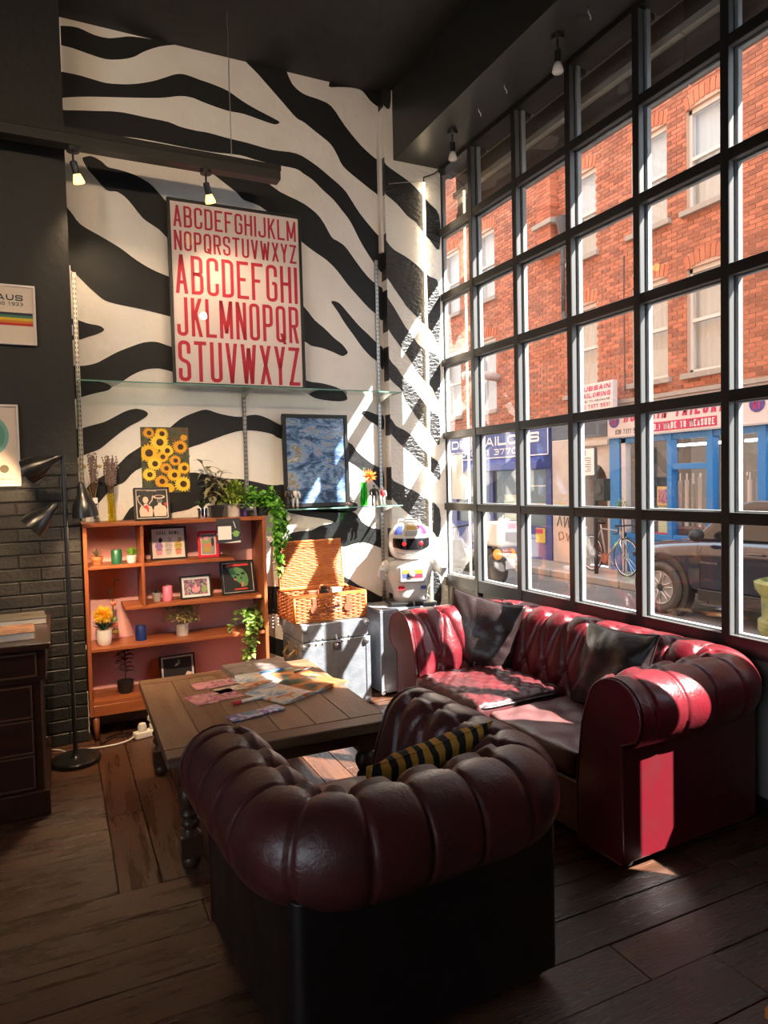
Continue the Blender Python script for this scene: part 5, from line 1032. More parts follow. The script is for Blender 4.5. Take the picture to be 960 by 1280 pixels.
# dried flowers in vases
def dried(t, n, z0, h, r_, mt, seedh=True):
    st = MB(); hd = MB()
    for k in range(n):
        a_ = rng.uniform(0, 6.3); e = rng.uniform(.2, 1)*r_; hh = h*rng.uniform(.72, 1); tp = (e*math.cos(a_), e*math.sin(a_)*.6, z0+hh); st.tube([(e*.12*math.cos(a_), e*.1*math.sin(a_), .02), (tp[0]*.5, tp[1]*.5, z0+hh*.5), tp], .0013, 4)
        if seedh:
            for q in range(9): u = .62+.38*q/8; hd.ball((tp[0]*u+rng.normal()*.003, tp[1]*u+rng.normal()*.003, .02+(tp[2]-.02)*u), (.0045, .0045, .0065), 5, 4)
    st.build('stalk', m_twig, t)['kind'] = 'stuff'
    if seedh: hd.build('flower_heads', mt, t)['kind'] = 'stuff'
m_lav = MAT('dried_lavender', (.22, .15, .14), .9); m_straw = MAT('straw', (.42, .28, .12), .8)
t = thing('bud_vase', 'clear square glass bottle of dried stems on top of the bookcase', 'vase', (-2.507, -.17, ZTOP))
box('vase', m_clear, t, -.026, .026, -.026, .026, 0, .115, bevel=.006); MB().lathe([(.022, .11), (.013, .125), (.012, .172), (.014, .178)], n=14).build('neck', m_clear, t, smooth=True); box('tag', m_white, t, -.006, .02, -.0285, -.0275, .115, .15)
dried(t, 14, .12, .30, .035, m_lav)
for x, z in ((-.085, .345), (-.045, .34), (.04, .34)): MB().tube([(0, 0, .1), (x*.5, 0, .22), (x, -.01, z)], .001, 4).build('stalk', m_straw, t); MB().ball((x, -.012, z), (.013, .005, .011), 9, 6).build('seed_head', m_straw, t, smooth=True)
t = thing('yellow_vase', 'slim yellow glass vase of dried lavender on top of the bookcase', 'vase', (-2.41, -.17, ZTOP))
MB().lathe([(.018, 0), (.020, .004), (.020, .035), (.0165, .042), (.021, .05), (.0215, .165), (.020, .172)], n=18).build('vase', GLASS('yellow_glass', tint=(.82, .70, .05), refl=1.2, dirt=.25, dirtcol=(.8, .6, .02)), t, smooth=True, auto=.7)
dried(t, 34, .17, .235, .052, m_lav)

# pictures on and in the bookcase
m_artb = MAT('black_print', (.015, .013, .012), .5); m_artc = MAT('peach_print', (.78, .58, .44), .6); m_artr = MAT('red_print', (.62, .05, .04), .6)
pc = frame('figure_picture', 'black-framed print of two pale figures in hats on top of the bookcase', 'picture', (-2.172, -.205, ZTOP), .214, .206, .011, m_frameb, m_artb, lean=math.radians(9), mat_w=.006, m_mount=m_cream, rz=math.radians(3))
def fig(cx, s=1): return [(cx-.036, .024), (cx-.040, .06), (cx-.032, .086), (cx-.012, .094), (cx-.010, .105), (cx+.010, .105), (cx+.012, .094), (cx+.034, .086), (cx+.042, .06), (cx+.036, .024)]
flat(pc, 'pale_body', m_artc, [fig(-.038), fig(.046)]); flat(pc, 'pale_head', m_artc, [disc(-.038, .128, .017, .021), disc(.046, .125, .015, .02)]); flat(pc, 'dark_face', MAT('grey_print', (.12, .12, .12), .6), [disc(.046, .126, .014, .018)], y=-.0026)
flat(pc, 'hat_brim', m_artc, [disc(.044, .146, .036, .012)], y=-.0027); flat(pc, 'hat_crown', m_artb, [disc(.044, .148, .025, .007)], y=-.0031)
flat(pc, 'red_scarf', m_artr, [[(-.060, .088), (-.030, .096), (-.020, .075), (-.024, .045), (-.035, .07)], disc(.082, .100, .009)], y=-.0027)
for pts in ([(-.06, .09), (-.082, .12), (-.085, .150), (-.070, .155)], [(-.02, .10), (0, .125), (.006, .155)]): MB().tube([(u, -.003, v) for u, v in pts], .0032, 5).build('raised_arm', m_artc, pc)
txt(pc, 'STRANGE', m_cream, -.03, .03, .182, .005, .0009)
cb = frame('cartoon_picture', 'square black-framed cartoon of three pots inside the bookcase', 'picture', (-2.078, -.165, SH[1]), .222, .208, .011, m_frameb, MAT('peach_paper', (.80, .62, .53), .6), lean=math.radians(8))
txt(cb, 'COAL BOWL', m_ink, -.070, .070, .160, .021, .0036, gap=.0045)
cols = {k: MAT('cartoon_'+k, c, .6) for k, c in dict(violet=(.38, .20, .45), pink=(.75, .30, .36), gold=(.48, .32, .06), coral=(.70, .20, .12), ink=(.03, .02, .03), grey=(.5, .42, .38), green=(.25, .4, .12)).items()}
for cx, c1, c2, c3 in ((-.058, 'violet', 'pink', 'ink'), (.0, 'grey', 'grey', 'grey'), (.060, 'gold', 'coral', 'gold')):
    flat(cb, 'cartoon_pot', cols[c2], [[(cx-.020, .062), (cx-.015, .030), (cx+.015, .030), (cx+.020, .062)]]); flat(cb, 'cartoon_body', cols[c1], [disc(cx, .088, .024, .026)]); flat(cb, 'cartoon_top', cols[c3], [disc(cx+.010, .125, .012, .016)], y=-.0026)
    flat(cb, 'cartoon_line', cols['ink'], [[(cx-.021, .061), (cx+.021, .061), (cx+.021, .064), (cx-.021, .064)], disc(cx-.008, .092, .003), disc(cx+.008, .092, .003)], y=-.0028)
flat(cb, 'cartoon_ground', cols['grey'], [[(-.08, .024), (.085, .024), (.085, .0255), (-.08, .0255)]])
rf = frame('small_print', 'small red-framed portrait print leaning inside the bookcase', 'picture', (-1.835, -.20, SH[1]), .128, .172, .016, MAT('red_frame_paint', (.62, .015, .045), .35), MAT('grey_blotch', (.30, .29, .30), .6), lean=math.radians(10), rz=math.radians(-4), mat_w=.006, m_mount=m_cream)
flat(rf, 'yellow_shape', cols['gold'], [disc(-.006, .055, .027, .024)]); flat(rf, 'coral_shape', cols['coral'], [disc(-.002, .083, .028, .014)], y=-.0026); flat(rf, 'green_shape', cols['green'], [disc(-.012, .105, .026, .014)], y=-.0028); flat(rf, 'pink_shape', cols['pink'], [disc(-.01, .125, .016, .014)], y=-.003); flat(rf, 'dark_shape', cols['ink'], [disc(.028, .10, .009, .03)], y=-.003)
fy = thing('flyer', 'dark flyer with a white panel hanging from the bookcase top edge', 'flyer', (-1.732, -.327, 1.292)); fy.rotation_euler = (0, math.radians(0), 0)
box('sheet', MAT('charcoal_card', (.035, .035, .04), .5), fy, -.076, .076, -.003, -.001, -.152, .004); box('panel', m_white, fy, -.066, .018, -.0042, -.003, -.130, -.045)
flat(fy, 'green_disc', MAT('leaf_green_print', (.20, .42, .10), .6), [disc(.048, -.095, .020)], y=-.0032); flat(fy, 'white_line', m_white, [[(-.076, -.096), (.076, -.089), (.076, -.086), (-.076, -.093)], [(-.04, -.152), (.076, -.152), (.076, -.140), (.0, -.147)], [(.03, -.015), (.045, -.06), (.049, -.06), (.035, -.015)]], y=-.003)
bf = frame('butterfly_print', 'black-framed landscape print in pink, green and black inside the bookcase', 'picture', (-1.922, -.20, SH[2]), .198, .148, .010, m_frameb, PATCH('motley_print', [(.03, .02, .03), (.55, .48, .45), (.05, .04, .06), (.50, .12, .30), (.25, .4, .22)], 26, 9), lean=math.radians(10), rz=math.radians(3), mat_w=.015, m_mount=m_white)
flat(bf, 'pink_crown', cols['pink'], [[(-.028, .05), (-.02, .075), (-.012, .062), (0, .105), (.012, .062), (.022, .078), (.028, .05), (0, .035)]], y=-.0026); flat(bf, 'green_blob', cols['green'], [disc(.052, .055, .018, .022)], y=-.0026)
gf = frame('green_face_picture', 'tilted black-framed picture of a green face inside the bookcase', 'picture', (-1.640, -.185, SH[2]), .228, .222, .012, m_frameb, m_artb, lean=math.radians(12), rz=math.radians(4), mat_w=.004, m_mount=m_cream)
flat(gf, 'green_face', MAT('green_face_print', (.13, .33, .13), .6), [[(-.062, .165), (-.04, .178), (0, .178), (.035, .165), (.062, .13), (.070, .09), (.060, .055), (.04, .045), (.01, .07), (-.02, .095), (-.045, .125)]])
flat(gf, 'face_feature', m_artb, [disc(.0, .128, .013, .006), disc(.034, .135, .014, .008), [(.012, .10), (.022, .118), (.030, .098)], disc(-.018, .112, .008)], y=-.0028); flat(gf, 'red_caption', m_artr, [[(-.07, .185), (.075, .185), (.075, .2), (-.07, .2)], [(-.03, .028), (.06, .028), (.06, .038), (-.03, .038)]], y=-.0028); flat(gf, 'tongue', cols['coral'], [[(.02, .075), (.035, .078), (.032, .05), (.018, .045)], disc(-.02, .098, .01, .006)], y=-.003)
dfp = frame('dark_picture', 'black-framed dark print standing on the lowest bookcase shelf', 'picture', (-2.04, -.115, .238), .222, .175, .008, m_frameb, m_artb, lean=math.radians(8), rz=math.radians(4), mat_w=.012, m_mount=m_white)
flat(dfp, 'pale_mark', m_cream, [[(-.02, .10), (.0, .105), (.018, .12), (.012, .135), (.004, .12), (-.012, .118)], [(.04, .03), (.08, .02), (.09, .05), (.06, .06)]]); flat(dfp, 'green_mark', cols['green'], [disc(.008, .128, .008, .016)])

# small pots and candles in the bookcase
def candle(label, loc, r_, h, c): 
    t = thing('candle', label, 'candle', loc, 0, 'pillar candles in the bookcase'); m = MAT('wax_'+label.split()[0], c, .45)
    MB().lathe([(r_, 0), (r_, h-.003), (r_-.003, h), (.0001, h-.002)], n=24).build('wax', m, t, smooth=True, auto=.8); MB().tube([(0, 0, h-.003), (0, 0, h+.012)], .0012, 5).build('wick', m_white, t); return t
candle('green pillar candle between two succulents in the bookcase', (-2.393, -.20, SH[1]), .0315, .085, (.008, .10, .045))
candle('pink pillar candle beside the cup of succulent in the bookcase', (-2.098, -.18, SH[2]), .031, .092, (.70, .16, .25))
candle('blue pillar candle alone on the long bookcase shelf', (-2.268, -.18, SH[3]), .0325, .092, (.008, .025, .16))
def rosette(t, z, n, L_, w_, mt, up=.8, k0=.3):
    mb = MB()
    for k in range(n): a_ = k*2.4; e_ = k0+.7*(k/n); leaf(mb, (0, 0, z), (math.cos(a_)*e_, math.sin(a_)*e_, up*(1.1-k/n)+.25), L_*(.75+.25*k/n), w_, curl=-.1, fold=.5)
    o = mb.build('leaves', mt, t, smooth=True); o['kind'] = 'stuff'
p = thing('potted_succulent', 'brown-tipped succulent in a terracotta pot on the first bookcase shelf', 'plant', (-2.505, -.20, SH[1]), 0, 'small succulents in the bookcase'); pot(p, potprof(.027, .033, .05, .003, .02), m_terra); rosette(p, .045, 16, .055, .016, m_g1, 1.2, .15); MB().tube([(0, 0, .04), (.0, 0, .10)], [.008, .002], 6).build('stem', m_twig, p, smooth=True)
p = thing('potted_succulent', 'green spiky succulent in a white pot beside the green candle', 'plant', (-2.305, -.20, SH[1]), 0, 'small succulents in the bookcase'); pot(p, [(.024, 0), (.029, .012), (.031, .046), (.028, .046)], m_potw); rosette(p, .042, 22, .065, .014, m_g3, .9, .2)
p = thing('potted_succulent', 'dark rosette succulent in a grey cup next to the pink candle', 'plant', (-2.165, -.18, SH[2]), 0, 'small succulents in the bookcase'); pot(p, [(.020, 0), (.024, .01), (.029, .055), (.026, .055)], m_potg); rosette(p, .052, 18, .026, .014, m_g4, .5, .4)
p = thing('flowering_plant', 'fluffy yellow flower ball over grassy leaves in a white pot', 'plant', (-2.482, -.20, SH[3]), 0); pot(p, [(.036, 0), (.042, .01), (.046, .045), (.046, .092), (.042, .092)], m_potw); mb = MB()
for k in range(60): a_ = k*2.4; e_ = .25+.75*rng.uniform(); leaf(mb, (.01*math.cos(a_), .01*math.sin(a_), .085), (math.cos(a_)*e_, math.sin(a_)*e_, .9), rng.uniform(.06, .10), .008, curl=.3)
mb.build('leaves', m_g4, p, smooth=True)['kind'] = 'stuff'; mb = MB(); c_ = Vector((-.003, -.01, .185)); m_yel = MAT('yellow_petals', (.90, .58, .04), .6, rnd=.2)
for k in range(800): d_ = Vector(rng.normal(size=3)).normalized(); s_ = d_.cross(Vector(rng.normal(size=3))).normalized()*.0042; mb.add([c_+d_*.015-s_, c_+d_*.015+s_, c_+d_*(.062*rng.uniform(.85, 1.08))], [(0, 1, 2)])
mb.build('flower', m_yel, p)['kind'] = 'stuff'
t = thing('decorated_bottle', 'clear glass bottle with painted dots and a curly dry twig behind the yellow flower', 'bottle', (-2.418, -.12, SH[3])); MB().lathe([(.022, 0), (.024, .006), (.024, .075), (.020, .12), (.011, .175), (.0105, .23), (.013, .234), (.013, .242)], n=18).build('bottle', m_clear, t, smooth=True)
for z, r_, c in ((.235, .0145, 'coral'), (.10, .0235, 'coral'), (.06, .025, 'gold'), (.135, .0195, 'green')): MB().lathe([(r_, -.012), (r_+.0015, 0), (r_, .012)], c=(0, 0, z), n=18).build('painted_band', cols[c], t, smooth=True)
MB().tube(spline([(0, 0, .05), (-.004, 0, .25), (-.022, 0, .31), (-.008, 0, .33), (.0, 0, .30), (.012, 0, .37), (.03, 0, .385)], 5, False), .0035, 6).build('twig', m_twig, t, smooth=True); MB().ball((.032, 0, .378), (.012, .012, .009), 8, 6).build('seed_head', m_straw, t, smooth=True)
p = thing('potted_shrub', 'feathery yellow-green shrub in a grey concrete pot on the long bookcase shelf', 'plant', (-2.013, -.17, SH[3]), 0); pot(p, [(.037, 0), (.040, .04), (.042, .078), (.038, .078)], m_potg); bushy(p, 480, (0, 0, .11), (.115, .075, .125), .028, LEAF('yellow_green_leaf', (.28, .28, .09), (.40, .32, .08)), wr=.4)
p = thing('trailing_ivy', 'pale green ivy trailing down from the long shelf inside the bookcase', 'plant', (-1.575, -.17, SH[3]), 0, 'trailing ivy plants'); pot(p, potprof(.03, .036, .06), m_potb)
vines(p, [[(0, 0, .06), (-.03, -.04, .12), (-.09, -.08, .12), (-.14, -.10, .06), (-.15, -.10, .03)], [(0, 0, .06), (-.02, -.07, .10), (-.03, -.15, .03), (-.05, -.165, -.08), (-.07, -.165, -.2)], [(0, 0, .06), (.02, -.07, .10), (.0, -.15, .04), (-.02, -.165, -.07), (-.01, -.16, -.16)],
          [(0, 0, .06), (.03, -.03, .13), (.05, -.08, .08), (.05, -.13, .02)], [(0, 0, .06), (-.03, -.08, .1), (-.05, -.15, .03), (-.04, -.165, -.12), (-.10, -.165, -.21)]], m_g6, .042, .0055)
p = thing('potted_plant', 'burgundy-leaved sapling in a black pot on the bottom bookcase shelf', 'plant', (-2.37, -.19, .238), 0); pot(p, [(.036, 0), (.046, .03), (.050, .075), (.046, .075)], m_potb); MB().tube([(0, 0, .06), (.003, 0, .17), (0, 0, .28)], .003, 6).build('stem', m_twig, p, smooth=True); mb = MB()
for k in range(26): z = .13+.155*(k/26); a_ = k*2.4; leaf(mb, (0, 0, z), (math.cos(a_), math.sin(a_)*.7, .25), .062, .030, curl=.35)
mb.build('leaves', m_g5, p, smooth=True)['kind'] = 'stuff'
# ---------------------------------------------------------------- floor lamp
m_lampb = MAT('black_lamp_enamel', (.013, .013, .013), .28, spec=.6); m_lampin = MAT('white_lamp_inside', (.75, .70, .62), .5)
la = thing('floor_lamp', 'black floor lamp with three cone heads in front of the black chimney breast', 'lamp', (-2.672, -.585, 0))
MB().lathe([(.128, 0), (.130, .006), (.130, .020), (.124, .027), (.03, .031), (.018, .045), (.014, .07)], n=40).build('base', m_lampb, la, smooth=True, auto=.7)
MB().tube([(0, 0, .03), (0, 0, 1.70)], .0115, 12).build('pole', m_lampb, la, smooth=True, auto=.7)
def lamphead(z, elbow, d, lit):
    """elbow: point where the neck meets the shade; d: direction the shade opens"""
    e = Vector(elbow); d = Vector(d).normalized(); q = d.to_track_quat('Z', 'Y').to_matrix()
    MB().tube([(0, 0, z), tuple(e-d*.01)], .006, 8).build('arm', m_lampb, la, smooth=True)
    hd_ = MB().lathe([(.006, -.03), (.016, -.012), (.022, .01), (.026, .035), (.040, .06), (.058, .10), (.066, .135), (.068, .165), (.065, .165), (.055, .10), (.036, .06), (.0001, .045)], c=e, n=26, M=q).build('lamp_shade', m_lampb, la, smooth=True, auto=.9)
    MB().ball((0, 0, 0), .026, 12, 8).build('bulb', m_bulb if lit else m_bulboff, hd_, smooth=True, loc=tuple(e+d*.105))
    if lit:
        ld = bpy.data.lights.new('lamp_light', 'SPOT'); ld.energy = lit; ld.color = (1, .66, .36); ld.spot_size = 2.5; ld.spot_blend = .5; ld.shadow_soft_size = .03
        lo = bpy.data.objects.new('lamp_light', ld); COL.objects.link(lo); lo.parent = la; lo.location = e+d*.15; lo.rotation_euler = (-d).to_track_quat('Z', 'Y').to_euler()
lamphead(1.665, (-.035, -.02, 1.672), (-.85, .25, -.42), 7)
lamphead(1.50, (.085, -.01, 1.515), (.10, .04, -1), 16)
lamphead(1.355, (-.055, -.02, 1.415), (-.72, -.05, -.70), 6)

# ---------------------------------------------------------------- desk and its books
m_mah = MAT('dark_mahogany', (.040, .014, .009), .3, bump=.05, bscale=20, stretch=(1, 10, 10), col2=(.025, .009, .006), vscale=3, coat=.2); m_bead = MAT('worn_bead_edge', (.11, .05, .028), .45)
dk = thing('pedestal_desk', 'dark mahogany pedestal desk against the black chimney breast', 'desk', (-3.50, -.80, 0))
rx = .735                                              # right end of the top
box('top', m_mah, dk, -.75, rx, -.43, .37, .775, .805, bevel=.006)
box('frieze', m_mah, dk, -.72, rx-.022, -.39, .35, .625, .775, bevel=.003)
box('carcass', m_mah, dk, .12, rx-.05, -.37, .35, .11, .625, bevel=.003); box('plinth', m_mah, dk, .10, rx-.047+.02, -.40, .36, 0, .115, bevel=.006)
box('side_strip', m_bead, dk, rx-.05, rx-.045, -.372, -.355, .11, .62)
def dfront(z0, z1, x0, x1, y, knob=True):
    d = box('drawer', m_mah, dk, x0, x1, y-.008, y, z0, z1, bevel=.003); t = .007
    MB().box(x0, x1, y-.012, y-.007, z1-t, z1).box(x0, x1, y-.012, y-.007, z0, z0+t).box(x0, x0+t, y-.012, y-.007, z0+t, z1-t).box(x1-t, x1, y-.012, y-.007, z0+t, z1-t).build('bead', m_bead, d)
    if knob: MB().lathe([(.008, 0), (.006, .012), (.014, .018), (.012, .026), (.0001, .029)], c=((x0+x1)/2, y-.008, (z0+z1)/2), n=14, M=Matrix.Rotation(PI/2, 3, 'X')).build('knob', m_rivet, d, smooth=True)
dfront(.650, .760, .16, rx-.06, -.39)
for z0, z1 in ((.455, .605), (.290, .445), (.125, .28)): dfront(z0, z1, .15, rx-.085, -.37, False)
def abook(label, cx, cy, z, w_, d_, h, rz, c, art=None):
    t = thing('book', label, 'book', (cx, cy, z), rz, 'books on the desk'); a, b = w_/2, d_/2
    box('pages', m_page, t, -a+.002, a-.004, -b+.004, b-.004, .002, h-.002); mt = art or MAT('cover_'+label.split()[0], c, .4)
    box('cover', mt, t, -a, a, -b, b, h-.002, h); box('back_cover', mt, t, -a, a, -b, b, 0, .002); box('spine', mt, t, -a-.002, -a+.001, -b, b, 0, h); return t
m_bk = PATCH('desert_photo_cover', [(.10, .05, .03), (.25, .11, .06), (.42, .24, .15), (.16, .08, .05)], 9, 3)
t = abook('grey thick book with an oval emblem at the back of the desk', -2.93, -.60, .805, .28, .24, .032, math.radians(4), (.09, .08, .07))
flat_o = MB().prism(disc(.05, .02, .03, .018), lambda u, v: (u, v, .0322), (0, 0, .0004)).build('emblem', m_bead, t)
abook('brown landscape-photo book at the front of the desk', -2.97, -1.0, .805, .27, .23, .036, math.radians(3), (.3, .2, .1), m_bk)
abook('small blue and orange booklet between the two bigger books on the desk', -3.02, -.80, .805, .20, .12, .012, math.radians(8), (.08, .16, .30), PATCH('booklet_cover', [(.06, .14, .30), (.10, .25, .45), (.55, .22, .08), (.6, .4, .2)], 10, 7))

# ---------------------------------------------------------------- power leads by the bookcase
m_wcab = MAT('white_cable', (.72, .68, .62), .5)
ps = thing('power_strip', 'white extension socket on the floor under the bookcase edge', 'socket', (-2.26, -.36, 0), math.radians(15))
box('body', m_wcab, ps, -.09, .09, -.03, .03, 0, .04, bevel=.008)
for x in (-.04, .03): MB().lathe([(.024, .04), (.026, .065), (.02, .085), (.008, .09)], c=(x, 0, 0), n=14).build('plug', m_wcab, ps, smooth=True, auto=.8)
box('plug_adapter', m_wcab, ps, .0, .055, -.025, .025, .088, .115, bevel=.006)
MB().tube(spline([(-.09, 0, .02), (-.13, -.01, .008), (-.20, -.02, .006), (-.29, .0, .006), (-.38, .03, .008)], 6, False), .005, 7).build('lead', m_wcab, ps, smooth=True)
c_ = MB().tube(spline([(-2.70, -.45, .006), (-2.76, -.36, .006), (-2.83, -.34, .006), (-2.95, -.33, .006)], 6, False), .0045, 7).build('white_cable', m_wcab, smooth=True); tag(c_, 'white cable running behind the floor lamp base to the desk', 'cable')
for i, pts in enumerate((((-2.53, -.38, .005), (-2.45, -.30, .005), (-2.38, -.31, .005), (-2.30, -.22, .005), (-2.1, -.2, .005)), ((-2.50, -.30, .005), (-2.42, -.24, .005), (-2.33, -.27, .005), (-2.25, -.15, .005), (-2.0, -.14, .005)))):
    t = MB().tube(spline(pts, 6, False), .0035, 6).build('black_cable', m_black, smooth=True); tag(t, 'thin black cable on the floor under the bookcase, ' + ('nearer its front legs' if i == 0 else 'nearer the wall'), 'cable', 'black cables under the bookcase')
t = thing('orange_stool', 'orange wooden stool just entering the picture at the floor edge', 'stool', (-1.00, -3.70, 0), math.radians(8)); box('seat', MAT('orange_paint', (.60, .20, .05), .5), t, -.13, .17, -.17, .13, .12, .15, bevel=.008)
for px, py in ((-.10, .10), (.14, .10), (.14, -.14), (-.10, -.14)): box('leg', m_teak, t, px-.015, px+.015, py-.015, py+.015, 0, .12)

# ================================================================ the street
m_tar = MAT('street_tarmac', (.115, .108, .10), .85, bump=.4, bscale=60, col2=(.16, .15, .14), vscale=1.2); m_pave = MAT('street_paving', (.26, .22, .19), .8, bump=.3, bscale=40, rnd=.12, col2=(.31, .27, .24), vscale=2); m_kerb = MAT('kerb_stone', (.34, .31, .28), .8, bump=.3, bscale=40, rnd=.1)
ZS_ = -.40; ZP = -.27; XB = 7.0
struct(box('street', m_tar, None, .2, 6.0, -20, 30, ZS_-.1, ZS_))
pv = struct(box('pavement', m_gap, None, 5.95, XB+.1, -20, 30, ZS_-.1, ZP-.01))
y = -3.0
while y < 16:
    L_ = .9; MB().box(5.90, 6.03, y+.004, y+L_-.004, ZS_, ZP+.002).build('kerb_stone', m_kerb, pv, bevel=.015, bseg=1)
    for k in range(2): MB().box(6.035+k*.48, 6.51+k*.48, y+.004+.2*k, y+L_-.004+.2*k, ZP-.02, ZP).build('paving_slab', m_pave, pv, bevel=.004, bseg=1)
    y += L_
struct(box('pavement_near', m_pave, None, .2, 1.4, -20, 30, ZS_-.1, ZP))

# brick building with shops
m_mort = MAT('pale_mortar', (.52, .36, .27), .9); m_brk = MAT('orange_red_brick', (.45, .155, .082), .8, bump=.4, bscale=60, col2=(.36, .115, .060), vscale=9, attr='tone'); m_stone = MAT('grey_stone_sill', (.36, .31, .27), .8, bump=.2, bscale=30)
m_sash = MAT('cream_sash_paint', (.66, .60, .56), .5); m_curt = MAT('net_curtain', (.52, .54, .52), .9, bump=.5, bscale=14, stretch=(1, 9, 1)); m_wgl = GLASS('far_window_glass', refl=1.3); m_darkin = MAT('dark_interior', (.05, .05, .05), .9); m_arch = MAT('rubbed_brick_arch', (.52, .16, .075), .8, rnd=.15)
bd = thing('brick_building', 'orange-red brick building across the street with sash windows over shops', 'building', (XB, 0, 0))
ZF = 2.62; ZTOPB = 10.2; YA, YE = -6.0, 13.2
wins = []
for yc, wd in ((3.28, .84), (4.52, .80), (6.28, .84), (9.72, .84), (11.3, .8)):
    wins.append((yc, wd, 3.22, 4.95)); wins.append((yc, wd, 5.92, 7.55))
box('core_wall', m_mort, bd, .05, .35, YA, YE, ZF, ZTOPB)
struct(box('wall_shop', m_darkin, None, XB+2.2, XB+2.3, YA, YE, ZP, ZTOPB))
# cut the window openings out of the core by building the wall as strips
bpy.data.objects.remove(bd.children[0])
ys = sorted({YA, YE} | {yc-wd/2 for yc, wd, a, b in wins} | {yc+wd/2 for yc, wd, a, b in wins})
core = MB()
for ya, yb in zip(ys[:-1], ys[1:]):
    holes = sorted((a, b) for yc, wd, a, b in wins if yc-wd/2 < (ya+yb)/2 < yc+wd/2); z = ZF
    for a, b in holes+[(ZTOPB, None)]:
        core.box(.0, .30, ya, yb, z, a); z = b
core.build('mortar_wall', m_mort, bd)
brv = []; brf = []; tone = []
def brick(y0, y1, z0, z1):
    d = random.uniform(.010, .015); o = len(brv); brv.extend([(.02, y0, z0), (-d, y0, z0), (-d, y1, z0), (.02, y1, z0), (.02, y0, z1), (-d, y0, z1), (-d, y1, z1), (.02, y1, z1)])
    brf.extend([(o, o+1, o+5, o+4), (o+1, o+2, o+6, o+5), (o+2, o+3, o+7, o+6), (o, o+3, o+2, o+1), (o+4, o+5, o+6, o+7)]); t_ = random.random(); tone.extend([t_]*5)
z = ZF; r = 0
while z < ZTOPB-.02:
    y = YA - (.1125 if r % 2 else 0) 
    while y < YE:
        y0, y1 = y+.007, y+.218; z1 = z+.061
        for yc, wd, a, b in wins:
            if z1 > a-.01 and z < b+.20 and y1 > yc-wd/2-.01 and y0 < yc+wd/2+.01:
                if y0 < yc-wd/2-.03: y1 = yc-wd/2-.012
                elif y1 > yc+wd/2+.03: y0 = yc+wd/2+.012
                else: y0 = y1
        if y1-y0 > .03: brick(y0, y1, z, z1)
        y += .225
    z += .074; r += 1
me = bpy.data.meshes.new('brick'); me.from_pydata(brv, [], brf); at = me.attributes.new('tone', 'FLOAT', 'FACE'); at.data.foreach_set('value', tone); me.materials.append(m_brk); me.update()
o = bpy.data.objects.new('brick', me); COL.objects.link(o); o.parent = bd; o['kind'] = 'stuff'
for i, (yc, wd, a, b) in enumerate(wins):
    t = .055; wn = MB(); y0, y1 = yc-wd/2, yc+wd/2; zm = (a+b)/2
    wn.box(.06, .14, y0, y0+t, a, b).box(.06, .14, y1-t, y1, a, b).box(.06, .14, y0, y1, b-t*1.3, b).box(.06, .14, y0, y1, a, a+t).box(.05, .12, y0+t, y1-t, zm-.025, zm+.03)
    f = wn.build('sash_window', m_sash, bd)
    for z0, z1, xx in ((a, zm, .10), (zm, b, .085)): MB().box(xx, xx+.004, y0+t, y1-t, z0+.02, z1-.02).build('pane', m_wgl, f)
    cm = MB(); pts = [(.20+.012*math.sin(k*1.7), y0+(y1-y0)*k/24) for k in range(25)]
    cm.add([(x, yy, zz) for zz in (a, b) for x, yy in pts], [(k, k+1, 26+k, 25+k) for k in range(24)]); cm.build('curtain', m_curt, f, smooth=True)
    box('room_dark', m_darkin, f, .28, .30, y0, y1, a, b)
    box('stone_sill', m_stone, bd, -.09, .10, y0-.10, y1+.10, a-.10, a-.005, bevel=.008)
    n_ = 9; rise = .10
    for k in range(n_):
        u0, u1 = -1+2*k/n_, -1+2*(k+1)/n_
        q = lambda u, rr: (yc+u*(wd/2+.02)*(1+.12*rr), b-.02+rise*(1-u*u)*.9 - .0 + rr*.21)
        p4 = [q(u0+.03, 0), q(u1-.03, 0), q(u1-.03, 1), q(u0+.03, 1)]
        MB().prism(p4, lambda u, v: (-.018, u, v), (.05, 0, 0)).build('arch_brick', m_arch, bd)
pm = MAT('pier_brick', (.46, .130, .060), .8, bump=.4, bscale=60, rnd=.3)
for k in range(44):
    z = 6.3+.074*k
    for y0, y1 in (((6.98, 7.2), (7.205, 7.42)) if k % 2 else ((6.98, 7.09), (7.095, 7.31), (7.315, 7.42))): MB().box(-.20, .0, y0, y1, z+.005, z+.069).build('brick', pm, bd)
box('pier_core', m_mort, bd, -.19, .0, 6.985, 7.415, 6.3, 9.55)
for z in (6.22, 6.80): box('stone_string', m_stone, bd, -.28, .02, 6.88, 7.52, z, z+.10, bevel=.01)
m_iron = MAT('dark_cast_iron', (.05, .05, .055), .5)
dp = thing('drainpipe', 'dark cast-iron drainpipe with a hopper head on the brick building', 'drainpipe', (XB-.10, 6.72, 0)); MB().tube([(0, 0, 4.9), (0, 0, 6.5)], .045, 10).build('pipe', m_iron, dp, smooth=True)
MB().lathe([(.05, 6.4), (.07, 6.5), (.13, 6.8), (.13, 6.86)], n=12).build('hopper', m_iron, dp); MB().tube([(0, 0, 4.95), (0, -.02, 4.82), (-.02, -.12, 4.74)], .045, 8).build('shoe', m_iron, dp, smooth=True)
for z in (5.2, 5.9): MB().lathe([(.055, z), (.055, z+.05)], n=10).build('collar', m_iron, dp)
MB().tube([(-.02, 5.12, 3.1), (-.02, 5.12, 5.2), (-.02, 5.11, 5.6)], .012, 6).build('wall_cable', m_iron, bd); MB().tube([(-.02, 10.0, 3.0), (-.02, 10.0, 8.5)], .012, 6).build('wall_cable', m_iron, bd)
